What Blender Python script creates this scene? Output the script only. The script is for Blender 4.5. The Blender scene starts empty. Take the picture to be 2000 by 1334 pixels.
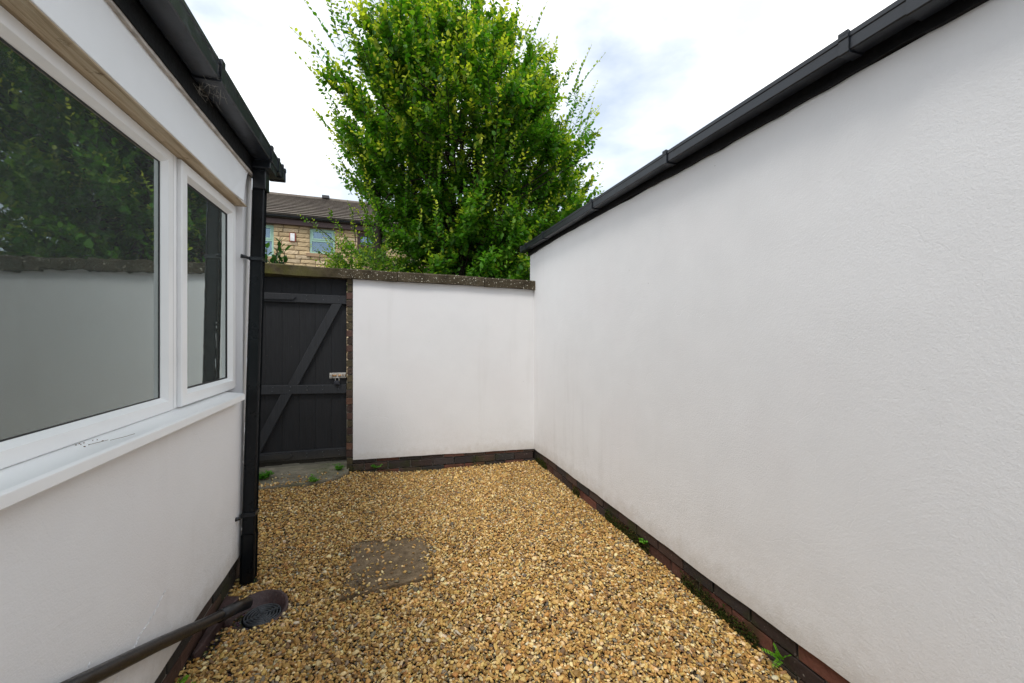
import bpy, bmesh, math, random
import numpy as np
from mathutils import Vector, Matrix
random.seed(7); rng = np.random.default_rng(7)
S = bpy.context.scene; C = S.collection
R = math.radians

# ------------------------------------------------------------------ camera
YAW = math.atan2(250, 800)
cd = bpy.data.cameras.new('camera'); cam = bpy.data.objects.new('camera', cd); C.objects.link(cam)
cd.sensor_width = 36; cd.lens = 14.4; cd.clip_start = 0.02; cd.clip_end = 2000
cd.shift_y = -0.005
cam.location = (0, 0, 1.40); cam.rotation_euler = (R(90), 0, -YAW)
S.camera = cam

# ------------------------------------------------------------------ world / sun / exposure
SUN_EL, SUN_AZ = R(56), R(212)          # azimuth clockwise from +Y : behind the camera, a little left
w = bpy.data.worlds.new('World'); S.world = w; w.use_nodes = True
nt = w.node_tree; nt.nodes.clear()
def wn(t, **k):
    n = nt.nodes.new(t)
    for a, b in k.items(): setattr(n, a, b)
    return n
out = wn('ShaderNodeOutputWorld'); bg1 = wn('ShaderNodeBackground'); bg2 = wn('ShaderNodeBackground'); mix = wn('ShaderNodeMixShader')
sky = wn('ShaderNodeTexSky', sky_type='NISHITA', sun_disc=False, sun_elevation=SUN_EL, sun_rotation=SUN_AZ)
nt.links.new(sky.outputs[0], bg1.inputs[0]); bg1.inputs[1].default_value = 0.13
tc = wn('ShaderNodeTexCoord'); mp = wn('ShaderNodeMapping'); mp.inputs['Scale'].default_value = (1, 1, 2.2); mp.inputs['Location'].default_value = (0.6, 0.15, 0.3)
nz = wn('ShaderNodeTexNoise'); nz.inputs['Scale'].default_value = 1.7; nz.inputs['Detail'].default_value = 7; nz.inputs['Roughness'].default_value = .52; nz.inputs['Distortion'].default_value = .35
nt.links.new(tc.outputs['Generated'], mp.inputs[0]); nt.links.new(mp.outputs[0], nz.inputs['Vector'])
cr = wn('ShaderNodeValToRGB'); cr.color_ramp.elements[0].position = .36; cr.color_ramp.elements[0].color = (.62,.62,.62,1)
cr.color_ramp.elements[1].position = .54; cr.color_ramp.elements[1].color = (1, 1, 1, 1)
nt.links.new(nz.outputs[0], cr.inputs[0])
nz2 = wn('ShaderNodeTexNoise'); nz2.inputs['Scale'].default_value = 2.6; nz2.inputs['Detail'].default_value = 6
nt.links.new(mp.outputs[0], nz2.inputs['Vector'])
cr2 = wn('ShaderNodeValToRGB'); cr2.color_ramp.elements[0].position = .45; cr2.color_ramp.elements[0].color = (.485, .535, .585, 1)
cr2.color_ramp.elements[1].position = .68; cr2.color_ramp.elements[1].color = (1, 1, 1, 1)
nt.links.new(nz2.outputs[0], cr2.inputs[0]); nt.links.new(cr2.outputs[0], bg2.inputs[0]); bg2.inputs[1].default_value = 1.3
nt.links.new(cr.outputs[0], mix.inputs[0]); nt.links.new(bg1.outputs[0], mix.inputs[1]); nt.links.new(bg2.outputs[0], mix.inputs[2])
nt.links.new(mix.outputs[0], out.inputs[0])
ld = bpy.data.lights.new('sun', 'SUN'); ld.energy = 1.35; ld.angle = R(16); ld.color = (1, .965, .91)
lo = bpy.data.objects.new('sun', ld); C.objects.link(lo)
sd = Vector((math.sin(SUN_AZ)*math.cos(SUN_EL), math.cos(SUN_AZ)*math.cos(SUN_EL), math.sin(SUN_EL)))
lo.rotation_euler = sd.to_track_quat('Z', 'Y').to_euler(); lo.location = sd*30
S.view_settings.view_transform = 'Standard'; S.view_settings.look = 'None'
S.view_settings.exposure = 0.64; S.view_settings.gamma = 1

# ------------------------------------------------------------------ material helpers
class M:
    def __init__(s, name, rough=.7, col=(.5,.5,.5), spec=.5, metal=0):
        s.m = bpy.data.materials.new(name); s.m.use_nodes = True; s.t = s.m.node_tree; s.N = s.t.nodes; s.L = s.t.links
        s.b = s.N['Principled BSDF']; s.b.inputs['Roughness'].default_value = rough
        s.b.inputs['Base Color'].default_value = (*col, 1); s.b.inputs['Metallic'].default_value = metal
        s.b.inputs['Specular IOR Level'].default_value = spec
        s.tc = s.N.new('ShaderNodeTexCoord').outputs['Object']
    def n(s, t, **k):
        n = s.N.new(t)
        for a, b in k.items(): setattr(n, a, b)
        return n
    def map(s, scale=(1,1,1), loc=(0,0,0), rot=(0,0,0), src=None):
        n = s.n('ShaderNodeMapping'); n.inputs['Scale'].default_value = scale; n.inputs['Location'].default_value = loc; n.inputs['Rotation'].default_value = rot
        s.L.new(src or s.tc, n.inputs[0]); return n.outputs[0]
    def noise(s, scale, detail=4, rough=.5, vec=None, dist=0):
        n = s.n('ShaderNodeTexNoise'); n.inputs['Scale'].default_value = scale; n.inputs['Detail'].default_value = detail
        n.inputs['Roughness'].default_value = rough; n.inputs['Distortion'].default_value = dist
        s.L.new(vec or s.tc, n.inputs['Vector']); return n.outputs[0]
    def voro(s, scale, vec=None, feat='F1', rand=1):
        n = s.n('ShaderNodeTexVoronoi', feature=feat); n.inputs['Scale'].default_value = scale; n.inputs['Randomness'].default_value = rand
        s.L.new(vec or s.tc, n.inputs['Vector']); return n
    def ramp(s, src, *st):
        n = s.n('ShaderNodeValToRGB'); e = n.color_ramp.elements
        while len(e) < len(st): e.new(.5)
        for x, (p, c) in zip(e, st): x.position = p; x.color = (*c, 1) if len(c) == 3 else c
        s.L.new(src, n.inputs[0]); return n.outputs[0]
    def mixc(s, f, a, b, mode='MIX'):
        n = s.n('ShaderNodeMix', data_type='RGBA', blend_type=mode)
        for i, v in ((0, f), (6, a), (7, b)):
            if isinstance(v, (int, float)): n.inputs[i].default_value = v
            elif isinstance(v, tuple): n.inputs[i].default_value = (*v, 1)
            else: s.L.new(v, n.inputs[i])
        return n.outputs[2]
    def math(s, op, a, b=0.):
        n = s.n('ShaderNodeMath', operation=op)
        for i, v in ((0, a), (1, b)):
            if isinstance(v, (int, float)): n.inputs[i].default_value = v
            else: s.L.new(v, n.inputs[i])
        return n.outputs[0]
    def attr(s, name='col'):
        n = s.n('ShaderNodeAttribute'); n.attribute_name = name; return n.outputs['Color']
    def col(s, o): s.L.new(o, s.b.inputs['Base Color']); return s
    def rough(s, o): s.L.new(o, s.b.inputs['Roughness']); return s
    def bump(s, o, dist, strength=1, prev=None):
        n = s.n('ShaderNodeBump'); n.inputs['Distance'].default_value = dist; n.inputs['Strength'].default_value = strength
        s.L.new(o, n.inputs['Height'])
        if prev: s.L.new(prev, n.inputs['Normal'])
        s.L.new(n.outputs[0], s.b.inputs['Normal']); return n.outputs[0]
    def z(s):
        n = s.n('ShaderNodeSeparateXYZ'); s.L.new(s.tc, n.inputs[0]); return n.outputs

W3 = (1, 1, 1); K3 = (0, 0, 0)
def plaster(name, base, dirt=True, swirl=1.0, seed=0):
    m = M(name, .85, base, .25)
    v = m.map(loc=(seed, seed*.7, 0))
    big = m.noise(.9, 4, .55, v); med = m.noise(5, 5, .6, v)
    c = m.mixc(m.ramp(big, (.3, K3), (.7, W3)), tuple(x*.955 for x in base), base)
    c = m.mixc(m.ramp(med, (.35, (.0,)*3), (.75, (.55,)*3)), c, tuple(min(1, x*1.035) for x in base))
    c = m.mixc(m.ramp(m.noise(1.6, 3, .5, m.map(loc=(3+seed, 9, 1))), (.5, K3), (.8, (.5,)*3)), c, (base[0]*.97, base[1]*.94, base[2]*.94))
    if dirt:
        z = m.z()[2]
        low = m.ramp(m.math('ADD', z, m.math('MULTIPLY', m.noise(6, 5, .6, v), .35)), (.25, W3), (.75, K3))
        f = m.math('MULTIPLY', m.math('MULTIPLY', low, m.ramp(m.noise(22, 5, .7, v), (.4, K3), (.75, W3))), .3)
        c = m.mixc(f, c, (.5, .47, .42))
        st_ = m.noise(7, 4, .6, m.map((1, 1, .09), loc=(seed, 2, 0)))
        f = m.math('MULTIPLY', m.ramp(st_, (.56, K3), (.74, W3)), m.ramp(m.noise(.8, 2, .5, v), (.42, K3), (.62, (.16,)*3)))
        c = m.mixc(f, c, (.42, .40, .37))
        spl = m.ramp(m.math('ADD', z, m.math('MULTIPLY', m.noise(14, 6, .7, v), .22)), (.24, W3), (.36, K3))
        c = m.mixc(m.math('MULTIPLY', spl, .35), c, (.36, .30, .22))
    sp = m.voro(9, v)
    f = m.math('MULTIPLY', m.math('LESS_THAN', sp.outputs['Distance'], .018), m.ramp(m.noise(3, 1, .5, v), (.52, K3), (.54, W3)))
    c = m.mixc(f, c, (.18, .16, .14))
    m.col(c)
    # brushed masonry paint over coarse render: crescent strokes, pits, slow undulation
    warp = m.n('ShaderNodeVectorMath', operation='ADD')
    nn = m.n('ShaderNodeTexNoise'); nn.inputs['Scale'].default_value = 1.3; nn.inputs['Detail'].default_value = 1; m.L.new(v, nn.inputs['Vector'])
    m.L.new(v, warp.inputs[0]); m.L.new(nn.outputs['Color'], warp.inputs[1])
    str1 = m.noise(26, 4, .6, m.map((1, .32, 1.9), rot=(R(38), 0, 0), src=warp.outputs[0]))
    pits = m.noise(150, 3, .6, v); grain = m.noise(55, 4, .62, v)
    slow = m.noise(2.2, 2, .5, v)
    msk = m.ramp(m.noise(1.1, 3, .5, m.map(loc=(5, 5, seed))), (.42, (.12,)*3), (.66, W3))
    b = m.bump(slow, .012, .5*swirl)
    b = m.bump(m.math('MULTIPLY', str1, msk), .0022, .7*swirl, b)
    b = m.bump(grain, .0012, .7*swirl, b)
    b = m.bump(pits, .0011, .8, b)
    foot = m.ramp(m.math('ADD', m.z()[2], m.math('MULTIPLY', m.noise(3, 3, .6, v), .5)), (.35, W3), (.95, K3))
    b = m.bump(m.math('MULTIPLY', m.noise(75, 5, .7, v), foot), .003, .7, b)
    vw = m.n('ShaderNodeVectorMath', operation='ADD'); vn = m.n('ShaderNodeTexNoise'); vn.inputs['Scale'].default_value = 6; m.L.new(v, vn.inputs['Vector'])
    vs_ = m.n('ShaderNodeVectorMath', operation='SCALE'); vs_.inputs[3].default_value = .18; m.L.new(vn.outputs['Color'], vs_.inputs[0]); m.L.new(v, vw.inputs[0]); m.L.new(vs_.outputs[0], vw.inputs[1])
    ce = m.voro(2.3, vw.outputs[0], 'DISTANCE_TO_EDGE')
    crk = m.math('MULTIPLY', m.math('LESS_THAN', ce.outputs['Distance'], .006), m.ramp(m.noise(1.7, 3, .6, m.map(loc=(1+seed, 4, 8))), (.55, K3), (.60, W3)))
    b = m.bump(crk, -.0012, .5, b)
    return m.m
mat = {}
mat['white'] = plaster('white_render', (.82, .812, .81), swirl=.6)
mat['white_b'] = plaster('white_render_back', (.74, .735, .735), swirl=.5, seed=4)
mat['white_l'] = plaster('white_render_house', (.83, .822, .825), swirl=.65, seed=11)
def simple(name, col, rough=.5, spec=.5, metal=0, var=.12, scale=6, bump=.0006, bscale=120, dust=0):
    m = M(name, rough, col, spec, metal)
    c = m.mixc(m.ramp(m.noise(scale, 5, .6), (.3, K3), (.7, W3)), tuple(x*(1-var) for x in col), tuple(min(1, x*(1+var)) for x in col))
    if dust:
        d = m.ramp(m.noise(scale*5, 6, .75), (.52, K3), (.72, W3))
        c = m.mixc(m.math('MULTIPLY', d, dust), c, (.30, .28, .25))
        m.rough(m.math('ADD', m.math('MULTIPLY', d, .35), rough))
    m.col(c)
    if bump: m.bump(m.noise(bscale, 4, .6), bump)
    return m.m
mat['upvc'] = simple('white_upvc', (.85, .85, .845), .28, .5, var=.02, bump=0)
mat['panel'] = simple('white_board_paint', (.80, .81, .82), .45, .4, var=.03, scale=3, bump=.002, bscale=9)
mat['gasket'] = simple('black_rubber', (.012, .012, .013), .5, .4)
mat['spacer'] = simple('grey_spacer', (.20, .21, .21), .4, .5)
mat['blackpl'] = simple('black_plastic', (.009, .011, .014), .28, .5, var=.25, scale=4, bump=.0004, bscale=60, dust=.07)
mat['gutter'] = simple('anthracite_gutter', (.014, .017, .023), .30, .5, var=.2, scale=3, bump=.0004, bscale=40, dust=.06)
mat['blackpaint'] = simple('black_paint', (.004, .004, .0045), .6, .2, var=.4, scale=9, bump=.004, bscale=30, dust=.05)
mat['gatep'] = simple('charcoal_paint', (.0095, .0100, .0115), .62, .3, var=.2, scale=5, bump=.0012, bscale=60, dust=.05)
mat['gatep2'] = simple('charcoal_paint_rail', (.017, .0180, .0205), .58, .35, var=.15, scale=5, bump=.0012, bscale=60, dust=.05)
def m_gate(name, c0):
    m = M(name, .6, c0, .32); g = m.noise(4, 6, .7, m.map((26, 26, 1.1)), .5)
    c = m.mixc(m.ramp(g, (.35, K3), (.65, W3)), tuple(x*.8 for x in c0), tuple(x*1.3 for x in c0))
    c = m.mixc(m.ramp(m.noise(1.4, 4, .6), (.5, K3), (.8, (.5,)*3)), c, tuple(x*1.9 for x in c0))
    lo = m.ramp(m.math('ADD', m.z()[2], m.math('MULTIPLY', m.noise(9, 5, .7), -.18)), (.12, W3), (.22, K3))
    c = m.mixc(m.math('MULTIPLY', lo, .45), c, (.06, .05, .035))
    chip = m.ramp(m.noise(30, 5, .75), (.70, K3), (.73, W3)); c = m.mixc(m.math('MULTIPLY', chip, .5), c, (.16, .13, .10))
    m.col(c); m.bump(g, .0022); return m.m
mat['gatep'] = m_gate('charcoal_paint_worn', (.0105, .0112, .013)); mat['gatep2'] = m_gate('charcoal_rail_worn', (.020, .0215, .0245))
mat['steel'] = simple('dull_zinc', (.52, .50, .46), .38, .5, .7, var=.25, scale=60)
mat['copper'] = simple('tarnished_bolt', (.42, .24, .11), .4, .5, .6, var=.35, scale=50)
mat['lock'] = simple('black_lock', (.02, .022, .03), .3)
mat['iron'] = simple('black_grate', (.055, .060, .066), .34, .5, var=.3, scale=30, bump=.001, dust=.15)
mat['pipe'] = simple('aged_black_pipe', (.012, .011, .012), .32, .5, var=.35, scale=12, bump=.0006, bscale=70, dust=.12)
mat['clay'] = simple('brown_clay', (.060, .034, .032), .5, .4, var=.4, scale=14, bump=.003, bscale=60, dust=.2)
mat['room'] = simple('room_wall', (.45, .46, .44), .8, .2, bump=0)
mat['roomfloor'] = simple('room_floor', (.16, .13, .10), .6, .3, bump=0)
mat['mint'] = simple('mint_frame', (.36, .56, .45), .5, .4, var=.06)
mat['brownf'] = simple('brown_fascia', (.055, .025, .022), .5)
mat['sillst'] = simple('stone_sill', (.36, .24, .15), .8, .2, var=.2, scale=8)
mat['curtain'] = simple('curtain', (.75, .74, .70), .9, .1, var=.2, scale=14, bump=0)
mat['alarmw'] = simple('alarm_white', (.8, .8, .8), .4); mat['alarmr'] = simple('alarm_red', (.35, .06, .04), .5)
mat['grate_shade'] = simple('shade_black', (.003, .003, .003), .3, .3, bump=0)  # near-black that stands in for the shade below the grate
mat['trim'] = simple('old_sealant', (.46, .42, .38), .8, .2, var=.3, scale=25)
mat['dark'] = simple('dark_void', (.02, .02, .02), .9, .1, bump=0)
mat['tarmac'] = simple('earth', (.10, .09, .07), .95, .1, var=.4, scale=1.5, bump=.02, bscale=12)
mat['slate'] = simple('slates', (.07, .07, .075), .6, .3, var=.3, scale=6)
mat['lead'] = simple('cobweb', (.42, .40, .36), .9, .1, bump=0)
def m_wood():
    m = M('raw_timber', .8, (.4, .3, .18), .2)
    g = m.noise(3, 6, .65, m.map((30, 1.2, 30)), .6)
    c = m.ramp(g, (.3, (.34, .26, .17)), (.5, (.55, .45, .32)), (.72, (.64, .56, .44)))
    c = m.mixc(m.ramp(m.noise(26, 5, .7), (.6, K3), (.75, W3)), c, (.12, .075, .04))
    m.col(c); m.bump(g, .002); return m.m
mat['wood'] = m_wood()
def m_glass(name, tint, k, bmp=1., refl=(.90, .99, .97)):
    m = M(name, .02, tint); m.N.remove(m.b)
    o = m.N['Material Output']; tr = m.n('ShaderNodeBsdfTransparent'); tr.inputs[0].default_value = (*tint, 1)
    gl = m.n('ShaderNodeBsdfGlossy'); gl.inputs['Roughness'].default_value = .012; gl.inputs[0].default_value = (*refl, 1)
    df = m.n('ShaderNodeBsdfDiffuse'); df.inputs[0].default_value = (.55, .56, .54, 1)
    fr = m.n('ShaderNodeFresnel'); fr.inputs[0].default_value = 1.5
    f = m.math('ADD', m.math('MULTIPLY', fr.outputs[0], k), .04)
    mx = m.n('ShaderNodeMixShader'); m.L.new(f, mx.inputs[0]); m.L.new(tr.outputs[0], mx.inputs[1]); m.L.new(gl.outputs[0], mx.inputs[2])
    # film of dust and dried water marks on the pane
    d = m.math('ADD', m.math('MULTIPLY', m.ramp(m.noise(40, 6, .7, m.map((1, 1, .35))), (.5, K3), (.8, W3)), .05), .045)
    m2 = m.n('ShaderNodeMixShader'); m.L.new(d, m2.inputs[0]); m.L.new(mx.outputs[0], m2.inputs[1]); m.L.new(df.outputs[0], m2.inputs[2])
    bn = m.n('ShaderNodeBump'); bn.inputs['Distance'].default_value = .0022; bn.inputs['Strength'].default_value = .13*bmp
    m.L.new(m.noise(9, 2, .5, m.map((1, .8, 2.2))), bn.inputs['Height']); m.L.new(bn.outputs[0], gl.inputs['Normal'])
    m.L.new(m2.outputs[0], o.inputs[0]); return m.m
mat['glass'] = m_glass('window_glass', (.60, .70, .65), 2.6)
mat['glass_far'] = m_glass('far_glass', (.5, .55, .6), 3.2, 0, (.55, .78, 1.))
def m_attr(name, rough=.8, spec=.3, bump=.003, bs=60, moss=False, var=.2, light=False):
    m = M(name, rough, (.5,)*3, spec)
    c = m.attr()
    c = m.mixc(1, c, m.ramp(m.noise(bs*.5, 5, .65), (.25, (1-var,)*3), (.75, (1+var*.6,)*3)), 'MULTIPLY')
    if light:
        c = m.mixc(m.ramp(m.noise(38, 6, .75), (.62, K3), (.70, (.6,)*3)), c, (.42, .38, .34))
    if moss:
        z = m.z()[2]
        lo = m.ramp(m.math('ADD', z, m.math('MULTIPLY', m.noise(5, 4, .6), -.22)), (-.06+.0, W3), (.02, K3))
        f = m.math('MULTIPLY', lo, m.ramp(m.noise(3.2, 4, .6, m.map(loc=(7, 2, 0))), (.50, K3), (.62, (.8,)*3)))
        c = m.mixc(f, c, (.028, .034, .008))
    m.col(c); m.bump(m.noise(bs, 5, .65), bump); return m.m
mat['brick'] = m_attr('old_brick', .78, .3, .004, 55, moss=True, light=True)
mat['stoneblk'] = m_attr('stone_block', .9, .15, .02, 14)
mat['pebble'] = m_attr('pebble', .55, .35, .0012, 300, var=.22)
mat['mortar_pale'] = simple('pale_mortar', (.36, .28, .19), .95, .1, var=.3, scale=20)
mat['mortar'] = simple('mortar', (.26, .235, .20), .95, .1, var=.4, scale=20, bump=.004, bscale=60)
def m_leaf(name, rough=.42):
    m = M(name, rough, (.1, .2, .03), .35)
    c = m.attr(); m.col(c)
    o = m.N['Material Output']; tl = m.n('ShaderNodeBsdfTranslucent')
    m.L.new(m.mixc(1, c, (1.35, 1.5, .6), 'MULTIPLY'), tl.inputs[0])
    mx = m.n('ShaderNodeMixShader'); mx.inputs[0].default_value = .42
    m.L.new(m.b.outputs[0], mx.inputs[1]); m.L.new(tl.outputs[0], mx.inputs[2]); m.L.new(mx.outputs[0], o.inputs[0])
    return m.m
mat['leaf'] = m_leaf('leaf')
mat['dry'] = simple('dry_twig', (.17, .11, .06), .9, .1)
mat['bark'] = simple('bark', (.045, .036, .028), .9, .2, var=.4, scale=10, bump=.01, bscale=25)
def m_coping():
    m = M('weathered_coping', .95, (.1,)*3, .15)
    c = m.ramp(m.noise(7, 7, .7), (.3, (.028, .022, .014)), (.55, (.068, .054, .034)), (.75, (.12, .098, .066)))
    x = m.z()[0]
    f = m.math('MULTIPLY', m.ramp(m.math('ADD', m.math('MULTIPLY', x, .5), .9), (.28, W3), (.72, K3)), m.ramp(m.noise(5, 5, .65), (.36, K3), (.6, W3)))
    c = m.mixc(m.math('MULTIPLY', f, .85), c, (.115, .115, .022))
    v = m.voro(48); s = m.math('LESS_THAN', v.outputs['Distance'], .28)
    sel = m.n('ShaderNodeSeparateColor'); m.L.new(v.outputs['Color'], sel.inputs[0])
    s = m.math('MULTIPLY', s, m.math('GREATER_THAN', sel.outputs[0], .80))
    v2 = m.voro(120); s2 = m.math('LESS_THAN', v2.outputs['Distance'], .33)
    sel2 = m.n('ShaderNodeSeparateColor'); m.L.new(v2.outputs['Color'], sel2.inputs[0])
    s2 = m.math('MULTIPLY', s2, m.math('GREATER_THAN', sel2.outputs[0], .86))
    s = m.math('MAXIMUM', s, s2)
    s = m.math('MULTIPLY', s, m.ramp(m.math('ADD', x, m.noise(3, 3)), (.0, K3), (.12, W3)))
    c = m.mixc(m.math('MULTIPLY', s, .8), c, (.50, .47, .38))
    m.col(c); m.bump(m.noise(45, 6, .7), .006); return m.m
mat['coping'] = m_coping()
def m_slab():
    m = M('stone_flag', .85, (.2,)*3, .25)
    c = m.ramp(m.noise(9, 6, .65), (.3, (.13, .115, .08)), (.6, (.25, .22, .16)), (.8, (.34, .30, .23)))
    c = m.mixc(m.ramp(m.noise(4, 4, .6), (.5, K3), (.65, (.7,)*3)), c, (.10, .115, .045))
    m.col(c); m.bump(m.noise(30, 5, .65), .006); return m.m
mat['flag'] = m_slab()
def m_cover():
    m = M('dirty_cover', .9, (.2,)*3, .2)
    c = m.ramp(m.noise(14, 7, .7), (.3, (.10, .068, .038)), (.52, (.19, .135, .080)), (.74, (.32, .24, .15)))
    y = m.z()[1]
    f = m.ramp(m.math('ADD', y, m.math('MULTIPLY', m.noise(8, 4), .40)), (2.98, K3), (3.06, W3))
    c = m.mixc(m.math('MULTIPLY', f, .8), c, (.05, .036, .024))
    m.col(c); m.bump(m.noise(70, 5, .7), .012); return m.m
mat['cover'] = m_cover()
def m_gravelbase():
    m = M('gravel_bed', .95, (.2,)*3, .2)
    v = m.voro(70); 
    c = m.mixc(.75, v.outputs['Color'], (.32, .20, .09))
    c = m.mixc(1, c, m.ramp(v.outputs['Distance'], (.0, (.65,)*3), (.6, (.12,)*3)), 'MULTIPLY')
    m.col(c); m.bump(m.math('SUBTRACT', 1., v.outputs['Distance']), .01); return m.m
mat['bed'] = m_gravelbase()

# ------------------------------------------------------------------ object helpers
def thing(name, label, cat, loc=(0,0,0), group=None):
    o = bpy.data.objects.new(name, None); C.objects.link(o); o.location = loc; o.empty_display_size = .1
    o['label'] = label; o['category'] = cat
    if group: o['group'] = group
    return o
def tag(o, label, cat, group=None):
    o['label'] = label; o['category'] = cat
    if group: o['group'] = group
    return o
def link(name, me, m, parent=None):
    o = bpy.data.objects.new(name, me); C.objects.link(o)
    if m: me.materials.append(m)
    if parent:
        o.parent = parent
        p = parent; off = Vector((0, 0, 0))
        while p: off += p.location; p = p.parent
        o.location = -off       # geometry is written in world metres
    return o
class B:
    def __init__(s): s.v = []; s.f = []; s.c = []; s.sm = []
    def add(s, vs, fs, col=None, smooth=False):
        n = len(s.v); s.v += [tuple(v) for v in vs]; s.f += [tuple(i+n for i in f) for f in fs]
        s.c += [col or (.5, .5, .5)]*len(vs); s.sm += [smooth]*len(fs); return s
    def box(s, x0, x1, y0, y1, z0, z1, col=None):
        v = [(x0,y0,z0),(x1,y0,z0),(x1,y1,z0),(x0,y1,z0),(x0,y0,z1),(x1,y0,z1),(x1,y1,z1),(x0,y1,z1)]
        return s.add(v, [(3,2,1,0),(4,5,6,7),(0,1,5,4),(1,2,6,5),(2,3,7,6),(3,0,4,7)], col)
    def hexa(s, v, col=None):
        return s.add(v, [(3,2,1,0),(4,5,6,7),(0,1,5,4),(1,2,6,5),(2,3,7,6),(3,0,4,7)], col)
    def extrude(s, prof, axis, a, b, col=None, closed=True, smooth=False):
        # prof: 2-D points; axis 'y': (x,z) along y ; 'x': (y,z) along x ; 'z': (x,y)
        def P(p, t): return (p[0], t, p[1]) if axis == 'y' else (t, p[0], p[1]) if axis == 'x' else (p[0], p[1], t)
        n = len(prof); v = [P(p, a) for p in prof]+[P(p, b) for p in prof]
        f = [(i, (i+1) % n, n+(i+1) % n, n+i) for i in range(n)]
        if closed: f += [tuple(range(n))[::-1], tuple(range(n, 2*n))]
        return s.add(v, f, col, smooth)
    def tube(s, pts, rad, n=8, cap=True, col=None, smooth=True):
        pts = [Vector(p) for p in pts]
        if not hasattr(rad, '__len__'): rad = [rad]*len(pts)
        vs = []; fs = []; up = Vector((.13, .21, .97))
        for i, p in enumerate(pts):
            t = (pts[min(i+1, len(pts)-1)]-pts[max(i-1, 0)]).normalized()
            a = t.cross(up)
            if a.length < .1: a = t.cross(Vector((1, 0, 0)))
            a.normalize(); b = t.cross(a)
            for k in range(n):
                q = 2*math.pi*k/n; vs.append(p+(a*math.cos(q)+b*math.sin(q))*rad[i])
        for i in range(len(pts)-1):
            for k in range(n): fs.append((i*n+k, i*n+(k+1) % n, (i+1)*n+(k+1) % n, (i+1)*n+k))
        if cap: fs += [tuple(range(n)), tuple(range((len(pts)-1)*n, len(pts)*n))[::-1]]
        return s.add(vs, fs, col, smooth)
    def lathe(s, prof, c, n=32, col=None, smooth=True, sx=1, sy=1):
        vs = [(c[0]+r*sx*math.cos(2*math.pi*k/n), c[1]+r*sy*math.sin(2*math.pi*k/n), c[2]+z) for r, z in prof for k in range(n)]
        fs = [(i*n+k, i*n+(k+1) % n, (i+1)*n+(k+1) % n, (i+1)*n+k) for i in range(len(prof)-1) for k in range(n)]
        return s.add(vs, fs, col, smooth)
    def build(s, name, m, parent=None, bevel=0, attr=False, seg=2, fix=True):
        me = bpy.data.meshes.new(name); me.from_pydata(s.v, [], s.f)
        if fix:
            bm = bmesh.new(); bm.from_mesh(me); bmesh.ops.recalc_face_normals(bm, faces=bm.faces); bm.to_mesh(me); bm.free()
        me.polygons.foreach_set('use_smooth', s.sm if not bevel else [False]*len(s.sm))
        if attr:
            a = me.color_attributes.new('col', 'FLOAT_COLOR', 'POINT')
            a.data.foreach_set('color', np.c_[np.array(s.c, 'f'), np.ones(len(s.c), 'f')].ravel())
        o = link(name, me, m, parent)
        if bevel:
            md = o.modifiers.new('bevel', 'BEVEL'); md.width = bevel; md.segments = seg; md.limit_method = 'ANGLE'; md.angle_limit = R(40)
        return o
def rnd(a, b): return random.uniform(a, b)
def wobble(seed, n=9, amp=1., fmin=.5, fmax=30.):
    r = random.Random(seed); L = [(r.uniform(.4, 1), fmin*(fmax/fmin)**(i/(n-1)), r.uniform(0, 6.28)) for i in range(n)]
    return lambda t: amp*sum(a/(1+f*.25)*math.sin(f*t*2+p) for a, f, p in L)

# render slab: a wall panel with wavy top and bottom arris, in plane x=const or y=const
def slab(bld, axis, pos, depth, t0, t1, zb, zt, step=.03, nz=14, amp=.004, seed=1, relief=.0):
    n = max(2, int((t1-t0)/step)); wb = wobble(seed, amp=amp); wt = wobble(seed+1, amp=amp); wr = wobble(seed+2, 6, relief, .3, 4)
    vs = []; fs = []
    def P(t, z, d): return (d, t, z) if axis == 'x' else (t, d, z)
    for i in range(n+1):
        t = t0+(t1-t0)*i/n; b = zb(t)+wb(t); c = zt(t)+wt(t)
        for j in range(nz+1):
            z = b+(c-b)*j/nz; vs.append(P(t, z, pos+wr(t+z*.7)))
    N = len(vs)
    for i in range(n+1):
        t = t0+(t1-t0)*i/n; b = zb(t)+wb(t); c = zt(t)+wt(t)
        vs += [P(t, b, pos+depth), P(t, c, pos+depth)]
    m = nz+1
    for i in range(n):
        for j in range(nz): fs.append((i*m+j, (i+1)*m+j, (i+1)*m+j+1, i*m+j+1))
        fs.append((i*m, N+2*i, N+2*i+2, (i+1)*m)); fs.append((i*m+nz, (i+1)*m+nz, N+2*i+3, N+2*i+1))
        fs.append((N+2*i, N+2*i+1, N+2*i+3, N+2*i+2))
    for i in (0, n): fs.append(tuple(i*m+j for j in range(m))+(N+2*i+1, N+2*i))
    bld.add(vs, fs)
    return bld
BR = [(.070,.042,.033),(.052,.034,.029),(.040,.031,.029),(.13,.050,.034),(.032,.028,.026),(.062,.042,.034),(.095,.042,.030)]
def bricks(bld, axis, face, sgn, t0, t1, z0, rows, L=.215, H=.065, J=.010, depth=.08, pal=BR, jit=.003, top=None, rowoff=None):
    # face at 'face', body goes in direction sgn
    for r in range(rows):
        z = z0+r*(H+J); off = (r % 2)*(L+J)/2
        t = t0-off
        while t < t1:
            a, b = max(t, t0), min(t+L, t1)
            if b-a > .02:
                f = face+rnd(-jit, jit)+(rowoff[r] if rowoff else 0); c = random.choice(pal); k = rnd(.75, 1.25); c = tuple(x*k for x in c)
                dz = rnd(-.002, .002)
                x = sorted((f, face+sgn*depth))
                if axis == 'x': bld.box(x[0], x[1], a, b, z+dz, z+H+dz, c)
                else: bld.box(a, b, x[0], x[1], z+dz, z+H+dz, c)
            t += L+J
    return bld

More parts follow.
